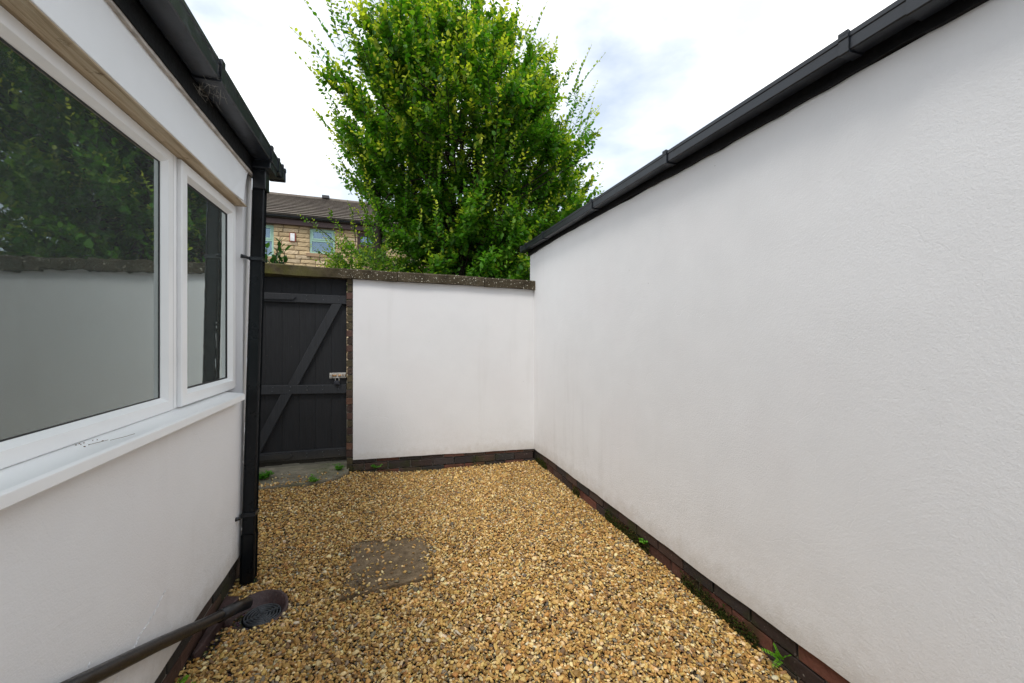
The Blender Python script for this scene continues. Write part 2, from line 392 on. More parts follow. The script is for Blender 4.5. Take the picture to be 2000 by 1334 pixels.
# ------------------------------------------------------------------ ground
def gz(x, y):   # gravel surface height
    s = min(1, max(0, (y-3.3)/.9)); s = s*s*(3-2*s); k = min(1, max(0, (.45-x)/.9)); k = k*k*(3-2*k)
    e = min(1, max(0, (x-1.25)/.4)); g = min(1, max(0, (2.6-y)/1.4))
    return .075*s*k-.035*e*g+.010*math.sin(2.3*x+1.1*y+.5)*math.sin(1.7*y-.8*x)
g = B().box(-400, 400, -400, 600, -.6, -.10).build('ground', mat['tarmac']); g['kind'] = 'structure'
bed = B(); nx, ny = 40, 80; X0, X1, Y0, Y1 = -1.5, 1.70, -2.5, 4.60
vs = [(X0+(X1-X0)*i/nx, Y0+(Y1-Y0)*j/ny, gz(X0+(X1-X0)*i/nx, Y0+(Y1-Y0)*j/ny)-.020) for j in range(ny+1) for i in range(nx+1)]
bed.add(vs, [(j*(nx+1)+i, j*(nx+1)+i+1, (j+1)*(nx+1)+i+1, (j+1)*(nx+1)+i) for j in range(ny) for i in range(nx)], smooth=True)
b_ = bed.build('gravel_bed', mat['bed']); b_['kind'] = 'structure'

# stone flag at the gate
flag = B(); fl = [(-1.35, 4.08), (-1.02, 4.045), (-.66, 4.05), (-.42, 4.12), (-.33, 4.26), (-.33, 4.62), (-1.35, 4.62)]
flag.extrude(fl, 'z', -.03, .092)
tag(flag.build('stone_slab', mat['flag'], None, .012), 'worn grey-green stone threshold slab in front of the dark gate', 'paving slab')

# manhole cover
mc = thing('manhole_cover', 'square dirty concrete access cover set flush in the gravel', 'manhole cover', (.035, 2.65, 0))
q = [(-.205, 2.955), (.272, 2.880), (.276, 2.395), (-.215, 2.350)]
cx_ = sum(p[0] for p in q)/4; cy_ = sum(p[1] for p in q)/4
def sh(p, k): return (cx_+(p[0]-cx_)*k, cy_+(p[1]-cy_)*k)
li = B(); li.extrude([sh(p, .975) for p in q], 'z', -.02, .0125)
o = li.build('lid', mat['cover'], mc, .002)
fr = B()
for i in range(4):
    a, b2 = q[i], q[(i+1) % 4]; c1, d1 = sh(a, .985), sh(b2, .985)
    fr.hexa([(*a, -.03), (*b2, -.03), (*d1, -.03), (*c1, -.03), (*a, .0155), (*b2, .0155), (*d1, .0155), (*c1, .0155)])
fr.build('frame', mat['cover'], mc)

# gully with clay dish and grate
GX, GY, GZ = -.605, 2.385, -.014
gy = thing('drain_gully', 'brown clay drain gully with round black grate below the downpipe', 'drain', (GX, GY, 0))
d = B()
n = 40
prof = [(.128, -.05), (.128, .018), (.122, .023), (.114, .018), (.100, -.008), (.092, -.018), (.086, -.03), (.0, -.034)]
vs = []
for r, z in prof:
    for k in range(n):
        a = 2*math.pi*k/n; st = 1+.26*max(0, -math.cos(a))**2       # drawn out towards the house wall
        tilt = .030*math.sin(a)*(r/.15) if z > -.045 else 0
        vs.append((GX+r*st*math.cos(a), GY+r*.98*math.sin(a), GZ+z+tilt))
d.add(vs, [(i*n+k, i*n+(k+1) % n, (i+1)*n+(k+1) % n, (i+1)*n+k) for i in range(len(prof)-1) for k in range(n)], smooth=True)
d.build('dish', mat['clay'], gy)
gr = B(); gcx, gcy, gcz = GX+.012, GY-.006, -.022
for r in (.084, .069, .054, .039, .024):
    gr.lathe([(r, -.006), (r, .003), (r-.0062, .003), (r-.0062, -.006), (r, -.006)], (gcx, gcy, gcz), 40)
gr.lathe([(.011, -.006), (.011, .003), (0, .003)], (gcx, gcy, gcz), 20)
grate_shade = B(); grate_shade.lathe([(.0895, -.004), (.0895, -.0065), (0, -.0065)], (gcx, gcy, gcz), 40); grate_shade.build('grate_shade', mat['grate_shade'], gy)  # black disc added under the rings, painting the dark depth of the drain
for a in (.5, .5+math.pi/2):
    ca, sa = math.cos(a), math.sin(a); L, wd = .082, .0042
    gr.hexa([(gcx+sx*L*ca-sy*wd*sa, gcy+sx*L*sa+sy*wd*ca, gcz+z) for z in (-.006, .0045) for sx, sy in ((-1,-1),(1,-1),(1,1),(-1,1))])
gr.build('grate', mat['iron'], gy)
cr_ = B(); cr_.box(-.79, -.735, 2.20, 2.30, -.02, .035)
# kerb of the gully: two clay edging pieces against the plinth
cr_ = B(); cr_.hexa([(-.80, 2.12, -.03), (-.785, 2.12, -.03), (-.73, 2.50, -.03), (-.80, 2.52, -.03), (-.80, 2.12, .018), (-.785, 2.12, .018), (-.73, 2.50, .028), (-.80, 2.52, .028)])
cr_.build('edging', mat['clay'], gy, .006)

wp = thing('waste_pipe', 'black plastic waste pipe slanting along the house wall into the gully', 'pipe', (-.66, 2.40, 0))
p = B(); pts = [(-.775, .95, .672), (-.773, 1.385, .477), (-.763, 1.732, .322), (-.738, 2.086, .161), (-.700, 2.33, .062), (-.672, 2.40, .036)]
p.tube(pts, [.0225]*4+[.0225, .0225], 20)
p.build('pipe', mat['pipe'], wp)
p = B(); p.tube([(-.722, 2.20, .112), (-.700, 2.33, .062), (-.668, 2.41, .032)], [.0275, .0275, .0275], 20)
p.build('socket', mat['pipe'], wp)

# ------------------------------------------------------------------ right-hand outbuilding
ob = thing('outbuilding', 'long white rendered outbuilding wall with black gutter, right of the yard', 'building', (1.62, 0, 0))
wl = B()
slab(wl, 'x', 1.62, .22, -3, 4.475, lambda t: .134, lambda t: 2.347, .025, 60, .0035, 5, .0035)
wl.box(1.84, 6, 4.25, 4.472, -.05, 2.6); wl.box(1.84, 6, -3, -2.8, -.05, 2.6); wl.box(5.8, 6.0, -2.8, 4.25, -.05, 3.2)
wl.build('wall', mat['white'], ob)
pl = B(); bricks(pl, 'x', 1.632, 1, -3, 4.47, -.085, 3, rowoff=[.006, .006, 0], jit=.004)
pl.build('plinth', mat['brick'], ob, .004, attr=True)
B().box(1.648, 1.80, -3, 4.465, -.15, .137).build('plinth_mortar', mat['mortar'], ob)
fb = B(); slab(fb, 'x', 1.604, .10, -3.02, 4.50, lambda t: 2.347, lambda t: 2.47, .03, 4, .007, 21)
fb.build('fascia', mat['blackpaint'], ob)
rf = B()
for k in range(16):
    x = 1.615+k*.28; z = 2.485+k*.085
    rf.hexa([(x, -3.1, z), (x+.34, -3.1, z+.085), (x+.34, 4.53, z+.085), (x, 4.53, z), (x, -3.1, z+.02), (x+.34, -3.1, z+.10), (x+.34, 4.53, z+.10), (x, 4.53, z+.02)])
rf.build('roof', mat['slate'], ob)
def gutter(parent, inner, outer, zb, zt, y0, y1, m, brk, name='gutter'):
    s = 1 if outer > inner else -1; th = .0035
    def prof(e=0., lip=0):
        i, o_ = inner-s*e*0, outer+s*e
        return [(i, zt+.0), (i, zb+.012-e), (i+s*.012, zb-e), (o_-s*.004, zb-e), (o_, zb+.004-e), (o_, zt-.020), (o_+s*.0035, zt-.016), (o_+s*.003, zt+lip)]
    P = prof(); I = [(x+(s*th if k < 3 else -s*th if k > 4 else 0), z+(th if 1 < k < 6 else 0)) for k, (x, z) in enumerate(P)]
    poly = P+I[::-1]
    b = B(); 
    n = len(poly); v = [(x, y0, z) for x, z in poly]+[(x, y1, z) for x, z in poly]
    f = [(i, (i+1) % n, n+(i+1) % n, n+i) for i in range(n)]
    k = len(P)
    for base in (0, n): f += [(base+i, base+i+1, base+n-2-i, base+n-1-i) for i in range(k-1)]
    b.add(v, f)
    g_ = b.build(name, m, parent, .0012)
    for (yy, wd, e, nm) in brk:
        b = B(); Q = prof(e, .008); J = [(x+(s*e*1.3 if k < 3 else -s*e*1.3 if k > 4 else 0), z+(e*1.2 if 1 < k < 6 else 0)) for k, (x, z) in enumerate(Q)]
        if nm == 'end_cap':
            b.extrude(Q+[(inner, zt+.004)], 'y', yy-wd/2, yy+wd/2)
        else:
            poly = Q+J[::-1]; n = len(poly); k = len(Q)
            v = [(x, yy-wd/2, z) for x, z in poly]+[(x, yy+wd/2, z) for x, z in poly]
            f = [(i, (i+1) % n, n+(i+1) % n, n+i) for i in range(n)]
            for base in (0, n): f += [(base+i, base+i+1, base+n-2-i, base+n-1-i) for i in range(k-1)]
            b.add(v, f)
            b.box(*sorted((outer-s*.004, outer+s*(e+.004))), yy-wd/2+.001, yy+wd/2-.001, zt-.004, zt+.007)
        b.build(nm, m, g_, .0015)
    return g_
gutter(ob, 1.600, 1.526, 2.384, 2.446, -3.05, 4.545, mat['gutter'],
       [(.10, .03, .004, 'gutter_bracket'), (.79, .085, .009, 'gutter_joint'), (1.012, .032, .007, 'gutter_bracket'), (1.96, .032, .007, 'gutter_bracket'), (2.83, .032, .007, 'gutter_bracket'),
        (3.85, .032, .007, 'gutter_bracket'), (4.36, .026, .007, 'gutter_bracket'), (4.545, .030, .004, 'end_cap')])

# ------------------------------------------------------------------ back boundary wall
bw = thing('boundary_wall', 'white rendered garden wall with dark stone coping closing the yard', 'wall', (.66, 4.34, 0))
wl = B(); slab(wl, 'y', 4.34, .20, -.293, 1.618, lambda t: .178-(t+.293)*.024, lambda t: 1.968-(t+.293)*.018, .025, 40, .0025, 33, .003)
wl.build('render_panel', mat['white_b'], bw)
B().box(-.340, 1.60, 4.375, 4.535, -.1, 1.92).build('core', mat['mortar'], bw)
pl = B(); bricks(pl, 'y', 4.350, 1, -.293, 1.625, -.03, 3, rowoff=[.0, .0, 0], jit=.004)
for i, v in enumerate(pl.v): pl.v[i] = (v[0], v[1], v[2]+.022-(v[0]+.293)*.022)
pl.build('plinth', mat['brick'], bw, .004, attr=True)
jb = B()
for r in range(26):
    z = .055+r*.0745; c = random.choice([(.075,.040,.030),(.055,.032,.025),(.045,.030,.022),(.07,.055,.03),(.10,.050,.032)]); k = rnd(.8, 1.3)
    L = -.352+rnd(-.004, .004)
    jb.box(L, -.296, 4.352+rnd(-.004, .004), 4.56, z, z+.0645, tuple(x*k for x in c))
jb.build('brick_jamb', mat['brick'], bw, .004, attr=True)
jb = B()
for r in range(26):      # far jamb and the wall beyond the gate, behind the house corner
    z = .02+r*.0755
    for (a, b2) in (((-1.45, -1.235), (-1.675, -1.46), (-1.90, -1.685), (-2.125, -1.91), (-2.35, -2.135)) if r % 2 else ((-1.34, -1.235), (-1.565, -1.35), (-1.79, -1.575), (-2.015, -1.80), (-2.24, -2.025), (-2.35, -2.25))):
        c = random.choice(BR); jb.box(a, b2, 4.345+rnd(-.003, .003), 4.56, z, z+.0655, c)
jb.build('brick_return', mat['brick'], bw, .004, attr=True)
cz = lambda x: 2.060-(x)*.0222
def coping(x0, x1):
    n = max(2, int((x1-x0)/.04)); wv = wobble(int(x0*100)+77, amp=.003, fmax=40); wv2 = wobble(int(x0*100)+78, amp=.003, fmax=40)
    b = B(); vs = []; m_ = 6
    for i in range(n+1):
        x = x0+(x1-x0)*i/n; t = cz(x)
        vs += [(x, 4.295+wv(x), t-.100+wv2(x)), (x, 4.292+wv(x+2), t-.012), (x, 4.305, t+wv(x+5)), (x, 4.44, t+.012), (x, 4.61, t), (x, 4.61, t-.10)]
    fs = [(i*m_+k, i*m_+(k+1) % m_, (i+1)*m_+(k+1) % m_, (i+1)*m_+k) for i in range(n) for k in range(m_)]
    fs += [tuple(range(m_)), tuple(range(n*m_, n*m_+m_))[::-1]]
    return b.add(vs, fs)
for a, b2 in ((-2.35, -1.30), (-1.295, .128), (.133, 1.030), (1.035, 1.617)):
    coping(a, b2).build('coping_stone', mat['coping'], bw)

# ------------------------------------------------------------------ gate
gt = thing('garden_gate', 'charcoal painted ledged and braced timber gate beside the white wall', 'gate', (-.79, 4.40, 0))
bd = B(); x = -1.222
ws = [.146, .143, .148, .141, .145, .142]
for wd in ws:
    bd.box(x, x+wd-.0012, 4.410+rnd(-.0006, .0006), 4.430, .165+rnd(-.006, .006), 1.968); x += wd
bd.build('boards', mat['gatep'], gt, .0012)
B().box(-1.22, -.36, 4.432, 4.440, .17, 1.965).build('backing', mat['gatep'], gt)
def rail(z0l, z0r, h, nm='rail'):
    b = B(); b.hexa([(-1.222, 4.378, z0l-h), (-.356, 4.378, z0r-h), (-.356, 4.409, z0r-h), (-1.222, 4.409, z0l-h), (-1.222, 4.378, z0l), (-.356, 4.378, z0r), (-.356, 4.409, z0r), (-1.222, 4.409, z0l)])
    return b.build(nm, mat['gatep2'], gt, .004)
rail(1.818, 1.803, .084); rail(.940, .920, .086); rail(.297, .293, .088)
def brace(xt0, xt1, zt, xb0, xb1, zb):
    b = B(); b.hexa([(xb0, 4.380, zb), (xb1, 4.380, zb), (xb1, 4.409, zb), (xb0, 4.409, zb), (xt0, 4.380, zt), (xt1, 4.380, zt), (xt1, 4.409, zt), (xt0, 4.409, zt)])
    b.build('brace', mat['gatep2'], gt, .004)
brace(-.492, -.398, 1.718, -.882, -.788, .930); brace(-.938, -.844, .848, -1.205, -1.112, .300)
for z0, z1, xe in ((1.752, 1.808, -.83), (.232, .282, -.86)):
    b = B(); b.extrude([(-1.22, z0), (xe, z0), (xe+.025, (z0+z1)/2), (xe, z1), (-1.22, z1)], 'y', 4.366, 4.3775)
    b.build('hinge_strap', mat['gatep2'], gt, .002)
for zz in (1.776, .898, .252):
    b = B()
    for xx in (-1.15, -1.005, -.86, -.715, -.57, -.425):
        for dz in (-.018, .018): b.tube([(xx+rnd(-.01, .01), 4.3765, zz+dz), (xx, 4.380, zz+dz)], .0042, 8)
    o = b.build('screws', mat['iron'], gt); o['kind'] = 'stuff'
bp = B(); bp.box(-.515, -.362, 4.404, 4.4085, .984, 1.038)
bolt = bp.build('bolt', mat['steel'], gt, .002)
b = B(); b.tube([(-.488, 4.392, 1.012), (-.362, 4.392, 1.012)], .0085, 12); b.build('bolt_bar', mat['copper'], bolt)
for xx, zz in ((-.498, 0), (-.439, .009), (-.400, 0), (-.376, 0)): B().box(xx-.007, xx+.007, 4.380, 4.404, .996-zz, 1.028+zz).build('bolt_guide', mat['steel'], bolt, .003)
b = B(); b.box(-.350, -.338, 4.384, 4.398, .985, 1.035); b.build('keeper', mat['steel'], bolt, .002)
pk = thing('padlock', 'small black padlock hanging from the gate bolt', 'padlock', (-.44, 4.37, .93))
b = B(); b.box(-.468, -.418, 4.350, 4.374, .925, .963); b.build('body', mat['lock'], pk, .006, seg=3)
b = B(); b.tube([(-.457, 4.362, .960)]+[(-.440+.017*math.cos(math.pi-t*math.pi/8), 4.366, .978+.018*math.sin(t*math.pi/8)) for t in range(9)]+[(-.423, 4.362, .960)], .0036, 8); b.build('shackle', mat['steel'], pk)

# ------------------------------------------------------------------ left house
hs = thing('rendered_house', 'white rendered house extension with large window, left of the yard', 'house', (-.80, 0, 0))
XW = -.80; YE = 2.972
wl = B()
slab(wl, 'x', XW, -.10, .15, YE, lambda t: .140, lambda t: 1.062, .03, 30, .003, 51, .003)
wl.box(XW-.10, XW, 2.795, YE, 1.062, 2.40); wl.box(XW-.10, XW, -3, .15, .14, 2.40); wl.box(XW-.10, XW, .15, 2.795, 2.176, 2.40)
wl.box(-4.2, XW-.10, YE-.2, YE, -.05, 2.40); wl.box(-4.2, -4.0, -3, YE-.2, -.05, 2.40); wl.box(-4.0, XW-.1, -3, -2.8, -.05, 2.40)
wl.build('wall', mat['white_l'], hs)
pl = B(); bricks(pl, 'x', -.815, -1, -3, YE, -.085, 3, rowoff=[.003, .002, 0], jit=.004, depth=.075,
                 pal=[(.055,.040,.033),(.042,.033,.028),(.062,.042,.032),(.035,.030,.027),(.085,.045,.032)])
pl.build('plinth', mat['brick'], hs, .004, attr=True)
B().box(-.90, -.823, -3, YE-.004, -.15, .138).build('plinth_mortar', mat['mortar'], hs)
for P in ([(1.56, .30), (1.60, .335), (1.66, .345), (1.72, .375), (1.80, .39), (1.90, .43)], [(1.40, .365), (1.43, .40), (1.435, .44), (1.47, .475)]):
    cb = B()
    for (a, b_a), (c2, b_c) in zip(P, P[1:]):
        for t in range(4):
            y0, z0 = a+(c2-a)*t/4, b_a+(b_c-b_a)*t/4; y1, z1 = a+(c2-a)*(t+1)/4, b_a+(b_c-b_a)*(t+1)/4
            cb.tube([(-.7985, y0+rnd(-.002, .002), z0+rnd(-.003, .003)), (-.7975, (y0+y1)/2, (z0+z1)/2+rnd(-.003, .003)), (-.7985, y1, z1)], [.0012, .0022, .0012], 5)
    cb.build('render_crack', mat['white_l'], hs)
# room behind the glass
rm = B(); rm.box(-3.9, -.905, -.2, 2.75, .20, .25); rm.build('room_floor', mat['roomfloor'], hs)
rm = B(); rm.box(-3.9, -.905, -.2, 2.75, 2.30, 2.34); rm.box(-3.9, -3.85, -.2, 2.75, .25, 2.30); rm.box(-3.85, -.905, 2.75, 2.78, .25, 2.30); rm.box(-3.85, -.905, -.25, -.2, .25, 2.30)
rm.build('room_wall', mat['room'], hs)
# cladding board, timber soffit, fascia
b = B(); n = 40
vs = []
for i in range(n+1):
    t = i/n; yb = -.6+(2.665+.6)*t; yt = -.6+(2.80+.6)*t; bow = .012*math.exp(-((t-1)/.03)**2)
    for (xx, yy, zz) in ((-.768+bow, yb, 2.167), (-.772+bow*.2, yb+(yt-yb)*.5, 2.275), (-.774, yt, 2.378), (-.797, yt, 2.378), (-.797, yb, 2.167)): vs.append((xx, yy, zz))
fs = [(i*5+k, i*5+(k+1) % 5, (i+1)*5+(k+1) % 5, (i+1)*5+k) for i in range(n) for k in range(5)]+[tuple(range(5)), tuple(range(n*5, n*5+5))[::-1]]
b.add(vs, fs); b.build('cladding_board', mat['panel'], hs, .003)
b = B(); b.box(-.845, -.772, -.6, 2.775, 2.163, 2.1695); b.build('timber_packer', mat['wood'], hs, .002)
b = B(); slab(b, 'x', -.7765, .016, -3, YE+.02, lambda t: 2.377, lambda t: 2.392, .03, 2, .004, 62); b.build('trim_strip', mat['trim'], hs)
b = B(); slab(b, 'x', -.782, .03, -3, YE+.05, lambda t: 2.388, lambda t: 2.56, .03, 4, .004, 63)
b.v = [(min(v[0], -.755) if v[0] > -.77 else v[0], v[1], v[2]) for v in b.v]
b.build('fascia', mat['blackpaint'], hs)
rf = B()
for k in range(13):
    x = -.69-k*.28; z = 2.575+k*.12
    rf.hexa([(x, -3.1, z), (x-.33, -3.1, z+.135), (x-.33, 3.06, z+.135), (x, 3.06, z), (x, -3.1, z+.018), (x-.33, -3.1, z+.150), (x-.33, 3.06, z+.150), (x, 3.06, z+.018)])
rf.box(-4.3, -.79, -3, YE, 2.402, 2.55)
rf.build('roof', mat['slate'], hs)
gl = gutter(hs, -.752, -.650, 2.462, 2.542, -3.05, 3.15, mat['gutter'],
       [(1.02, .03, .004, 'gutter_bracket'), (1.995, .034, .008, 'gutter_bracket'), (2.80, .030, .006, 'gutter_joint'), (2.975, .02, .005, 'gutter_joint'), (3.075, .018, .005, 'gutter_joint'), (3.15, .024, .004, 'end_cap')])
b = B()   # running outlet above the downpipe
b.box(-.755, -.655, 2.80, 2.955, 2.415, 2.461); b.box(-.762, -.690, 2.835, 2.925, 2.30, 2.4145)
b.build('outlet', mat['blackpl'], gl, .004)
# cobwebs round the second bracket
cw = B()
for k in range(46):
    a = Vector((rnd(-.765, -.655), 1.995+rnd(-.03, .14), rnd(2.44, 2.47))); 
    c_ = a+Vector((rnd(-.05, .03), rnd(-.05, .12), rnd(-.028, .02)))
    if c_.x < -.778: c_.x = -.776
    mid = (a+c_)/2+Vector((0, 0, -rnd(.002, .012))); cw.tube([a, mid, c_], rnd(.0003, .0007), 3, False)
for k in range(26):
    a = Vector((-.650, 1.98+rnd(-.02, .05), rnd(2.46, 2.53))); cw.tube([a, a+Vector((rnd(-.004, .006), rnd(-.04, .04), rnd(-.03, .03)))], rnd(.0003, .0006), 3, False)
cw.build('cobweb', mat['lead'], gl)
# downpipe (leans a little)
dp_b, dp_t = (-.7475, 2.712), (-.7325, 2.880)
def pz(z):
    t = (z-.03)/2.3; return (dp_b[0]+(dp_t[0]-dp_b[0])*t, dp_b[1]+(dp_t[1]-dp_b[1])*t)
def sq(z, h, r=.007):
    cx, cy = pz(z); P = []
    for sx, sy in ((-1,-1),(1,-1),(1,1),(-1,1)):
        P += [(cx+sx*h-(sx*r if sy*sx > 0 else 0)*1, cy+sy*h-(0 if sy*sx > 0 else sy*r), z), (cx+sx*h-(0 if sy*sx > 0 else sx*r), cy+sy*h-(sy*r if sy*sx > 0 else 0), z)]
    return P
def pipeseg(z0, z1, h, m_=12):
    b = B(); vs = []
    for i in range(m_+1): vs += sq(z0+(z1-z0)*i/m_, h)
    b.add(vs, [(i*8+k, i*8+(k+1) % 8, (i+1)*8+(k+1) % 8, (i+1)*8+k) for i in range(m_) for k in range(8)]+[tuple(range(8)), tuple(range(m_*8, m_*8+8))[::-1]])
    return b
m_dp = M('downpipe_black', .26, (.012, .013, .015), .22)
c = m_dp.mixc(m_dp.ramp(m_dp.noise(28, 7, .8), (.64, K3), (.72, (.30,)*3)), (.006, .007, .008), (.33, .31, .27))
zz = m_dp.z()[2]
m_dp.col(c); m_dp.rough(m_dp.math('ADD', m_dp.math('MULTIPLY', m_dp.noise(12, 4, .6), .25), .17)); m_dp.bump(m_dp.noise(14, 2), .0012)
dp = pipeseg(.03, 2.40, .0335).build('downpipe', m_dp.m, hs)
pipeseg(-.006, .26, .0365, 3).build('shoe', m_dp.m, dp)
for z in (1.868, .372):
    cx, cy = pz(z); b = B(); h = .0375
    b.box(cx-h, cx+h, cy-h, cy+h, z-.011, z+.011); b.build('pipe_strap', mat['blackpl'], dp, .002)
    b = B(); b.box(-.803, cx-.028, cy-.135, cy-.118, z-.008, z+.014) if 0 else b.tube([(-.799, cy-.088, z+.002), (-.778, cy-.076, z+.001), (cx-.037, cy-.034, z)], [.013, .009, .008], 8)
    b.build('strap_lug', mat['blackpl'], dp)
# blobs of old sealant / paint along the pipe edge
for k in range(14):
    b = B(); z = rnd(.25, 1.55); cx, cy = pz(z); b.tube([(cx-.0325, cy-.034, z), (cx-.0325+rnd(-.003, .003), cy-.0355, z+rnd(.008, .05))], rnd(.0006, .0018), 5)
    b.build('paint_drip', mat['panel'], dp)

# window
wn_ = B(); fx0, fx1 = -.895, -.838
def ringf(b, y0, y1, z0, z1, w_, xa, xb, bev=None):
    # mitred rectangular ring with a sloping glazing bead on the inside, xa back, xb front
    if bev is None: bev = .018
    xm = xb-bev
    loops = [(0, xa), (0, xb-.004), (.004, xb), (w_-.016, xb), (w_, xm), (w_, xa)]
    vs = []
    for ins, x in loops: vs += [(x, y0+ins, z0+ins), (x, y1-ins, z0+ins), (x, y1-ins, z1-ins), (x, y0+ins, z1-ins)]
    fs = [(i*4+k, i*4+(k+1) % 4, ((i+1) % 6)*4+(k+1) % 4, ((i+1) % 6)*4+k) for i in range(6) for k in range(4)]
    b.add(vs, fs)
win = B(); ringf(win, .15, 2.790, 1.090, 2.166, .042, -.905, -.846, .004)
window = win.build('window', mat['upvc'], hs)
b = B(); ringf(b, .19, 2.048, 1.090+.004, 2.160, .058, -.900, -.836, .020); b.build('frame', mat['upvc'], window)
b = B(); ringf(b, 2.088, 2.752, 1.100, 2.155, .064, -.895, -.822, .022); b.build('opening_sash', mat['upvc'], window)
b = B(); ringf(b, .246, 1.994, 1.146, 2.108, .010, -.870, -.857, .002); ringf(b, 2.150, 2.690, 1.162, 2.093, .009, -.862, -.845, .002); b.build('gasket', mat['gasket'], window)
b = B(); ringf(b, .258, 1.982, 1.158, 2.096, .014, -.892, -.872, .002); ringf(b, 2.160, 2.680, 1.172, 2.083, .014, -.884, -.864, .002); b.build('spacer_bar', mat['spacer'], window)
B().box(-.8645, -.8605, .250, 1.990, 1.150, 2.104).build('pane', mat['glass'], window)
o = B().box(-.8535, -.8495, 2.155, 2.685, 1.167, 2.088).build('pane', mat['glass'], window)
B().box(-.8455, -.8395, 2.0485, 2.0540, 1.10, 2.160).build('gap_shade', mat['gasket'], window)  # black strip laid in as the shade of the gap between frame and sash
b = B(); b.box(-.8455, -.8405, 2.0545, 2.0845, 1.10, 2.160); b.build('mullion', mat['upvc'], window)
b = B(); b.extrude([(-.905, 1.064), (-.905, 1.096), (-.842, 1.093), (-.752, 1.081), (-.744, 1.076), (-.743, 1.046), (-.750, 1.044), (-.752, 1.064)], 'y', -.1, 2.640)
b.build('sill', mat['upvc'], window, .002)
b = B(); b.box(-1.12, -.905, .15, 2.73, 1.055, 1.085); b.build('inner_sill', mat['upvc'], window, .003)
b = B(); b.box(-.918, -.905, 2.098, 2.124, 1.60, 1.66); b.tube([(-.925, 2.111, 1.63), (-.945, 2.111, 1.63)], .007, 8); b.tube([(-.945, 2.111, 1.635), (-.948, 2.104, 1.57), (-.944, 2.112, 1.50)], [.008, .007, .006], 8)
b.build('window_handle', mat['steel'], window)
b = B(); b.tube([(-.775, 1.515, 1.092), (-.765, 1.56, 1.0905), (-.758, 1.605, 1.09)], .0007, 5); b.tube([(-.80, 1.47, 1.0925), (-.785, 1.525, 1.0915)], .0008, 5)
for k in range(9): 
    yy = 1.5+rnd(-.05, .05); xx = -.815+rnd(-.02, .015); zc = 1.0935-(xx+.842)*.133+.0; b.box(xx, xx+rnd(.001, .004), yy, yy+rnd(.001, .005), zc-.002, zc+.0012)
tag(b.build('dried_twig', mat['dry']), 'bits of dried twig lying on the white window sill', 'twig')

# ------------------------------------------------------------------ pebbles
def ico(sub):
    bm = bmesh.new(); bmesh.ops.create_icosphere(bm, subdivisions=sub, radius=1)
    v = np.array([p.co[:] for p in bm.verts], 'f'); bm.verts.index_update(); f = np.array([[q.index for q in p.verts] for p in bm.faces], 'i'); bm.free(); return v, f
def stones(P, rad, lod):
    V, F = ico(2 if lod else 1); nv, nf = len(V), len(F); K = len(P); nvar = 24
    var = []
    for k in range(nvar):
        q = V.copy()
        for _ in range(5):    # chip flat facets off
            dd = rng.normal(size=3); dd /= np.linalg.norm(dd); h = rng.uniform(.45, .85); t = q@dd; q -= np.outer(np.maximum(t-h, 0), dd)
        q *= 1+rng.normal(0, .05, (nv, 1)); var.append(q)
    var = np.array(var, 'f')[rng.integers(0, nvar, K)]
    sc = np.c_[rng.uniform(.95, 1.45, K), rng.uniform(.7, 1.0, K), rng.uniform(.38, .72, K)]*rad[:, None]
    var *= sc[:, None, :]
    ang = rng.uniform(0, 6.283, K); tx = rng.normal(0, .42, K); ty = rng.normal(0, .42, K)
    ca, sa = np.cos(ang), np.sin(ang); cx, sx = np.cos(tx), np.sin(tx); cy, sy = np.cos(ty), np.sin(ty)
    x, y, z = var[..., 0], var[..., 1], var[..., 2]
    y, z = y*cx[:, None]-z*sx[:, None], y*sx[:, None]+z*cx[:, None]
    x, z = x*cy[:, None]+z*sy[:, None], -x*sy[:, None]+z*cy[:, None]
    x, y = x*ca[:, None]-y*sa[:, None], x*sa[:, None]+y*ca[:, None]
    co = np.stack([x, y, z], -1)+P[:, None, :]
    fa = (F[None]+(np.arange(K)*nv)[:, None, None]).reshape(-1, 3)
    return co.reshape(-1, 3), fa, nv
PAL = np.array([(.60,.40,.15),(.70,.50,.22),(.49,.30,.10),(.84,.68,.42),(.34,.195,.07),(.24,.155,.085),(.25,.225,.185),(.72,.66,.54),(.14,.125,.11),(.40,.33,.23),(.52,.29,.10)])
PW = np.array([.20,.17,.15,.14,.11,.09,.030,.022,.014,.030,.05]); PW /= PW.sum()
def palette(K):
    c = PAL[rng.choice(len(PAL), K, p=PW)]*rng.uniform(.78, 1.22, (K, 1))
    return np.clip(c*np.array([.92, .84, .67])*(1+rng.normal(0, .04, (K, 3))), .02, .85)
def inside(p, poly):
    r = False; n = len(poly)
    for i in range(n):
        a, b2 = poly[i], poly[(i+1) % n]
        if (a[1] > p[1]) != (b2[1] > p[1]) and p[0] < (b2[0]-a[0])*(p[1]-a[1])/(b2[1]-a[1])+a[0]: r = not r
    return r
cov = [sh(p, 1.0) for p in q]
pts = []; st = .0135
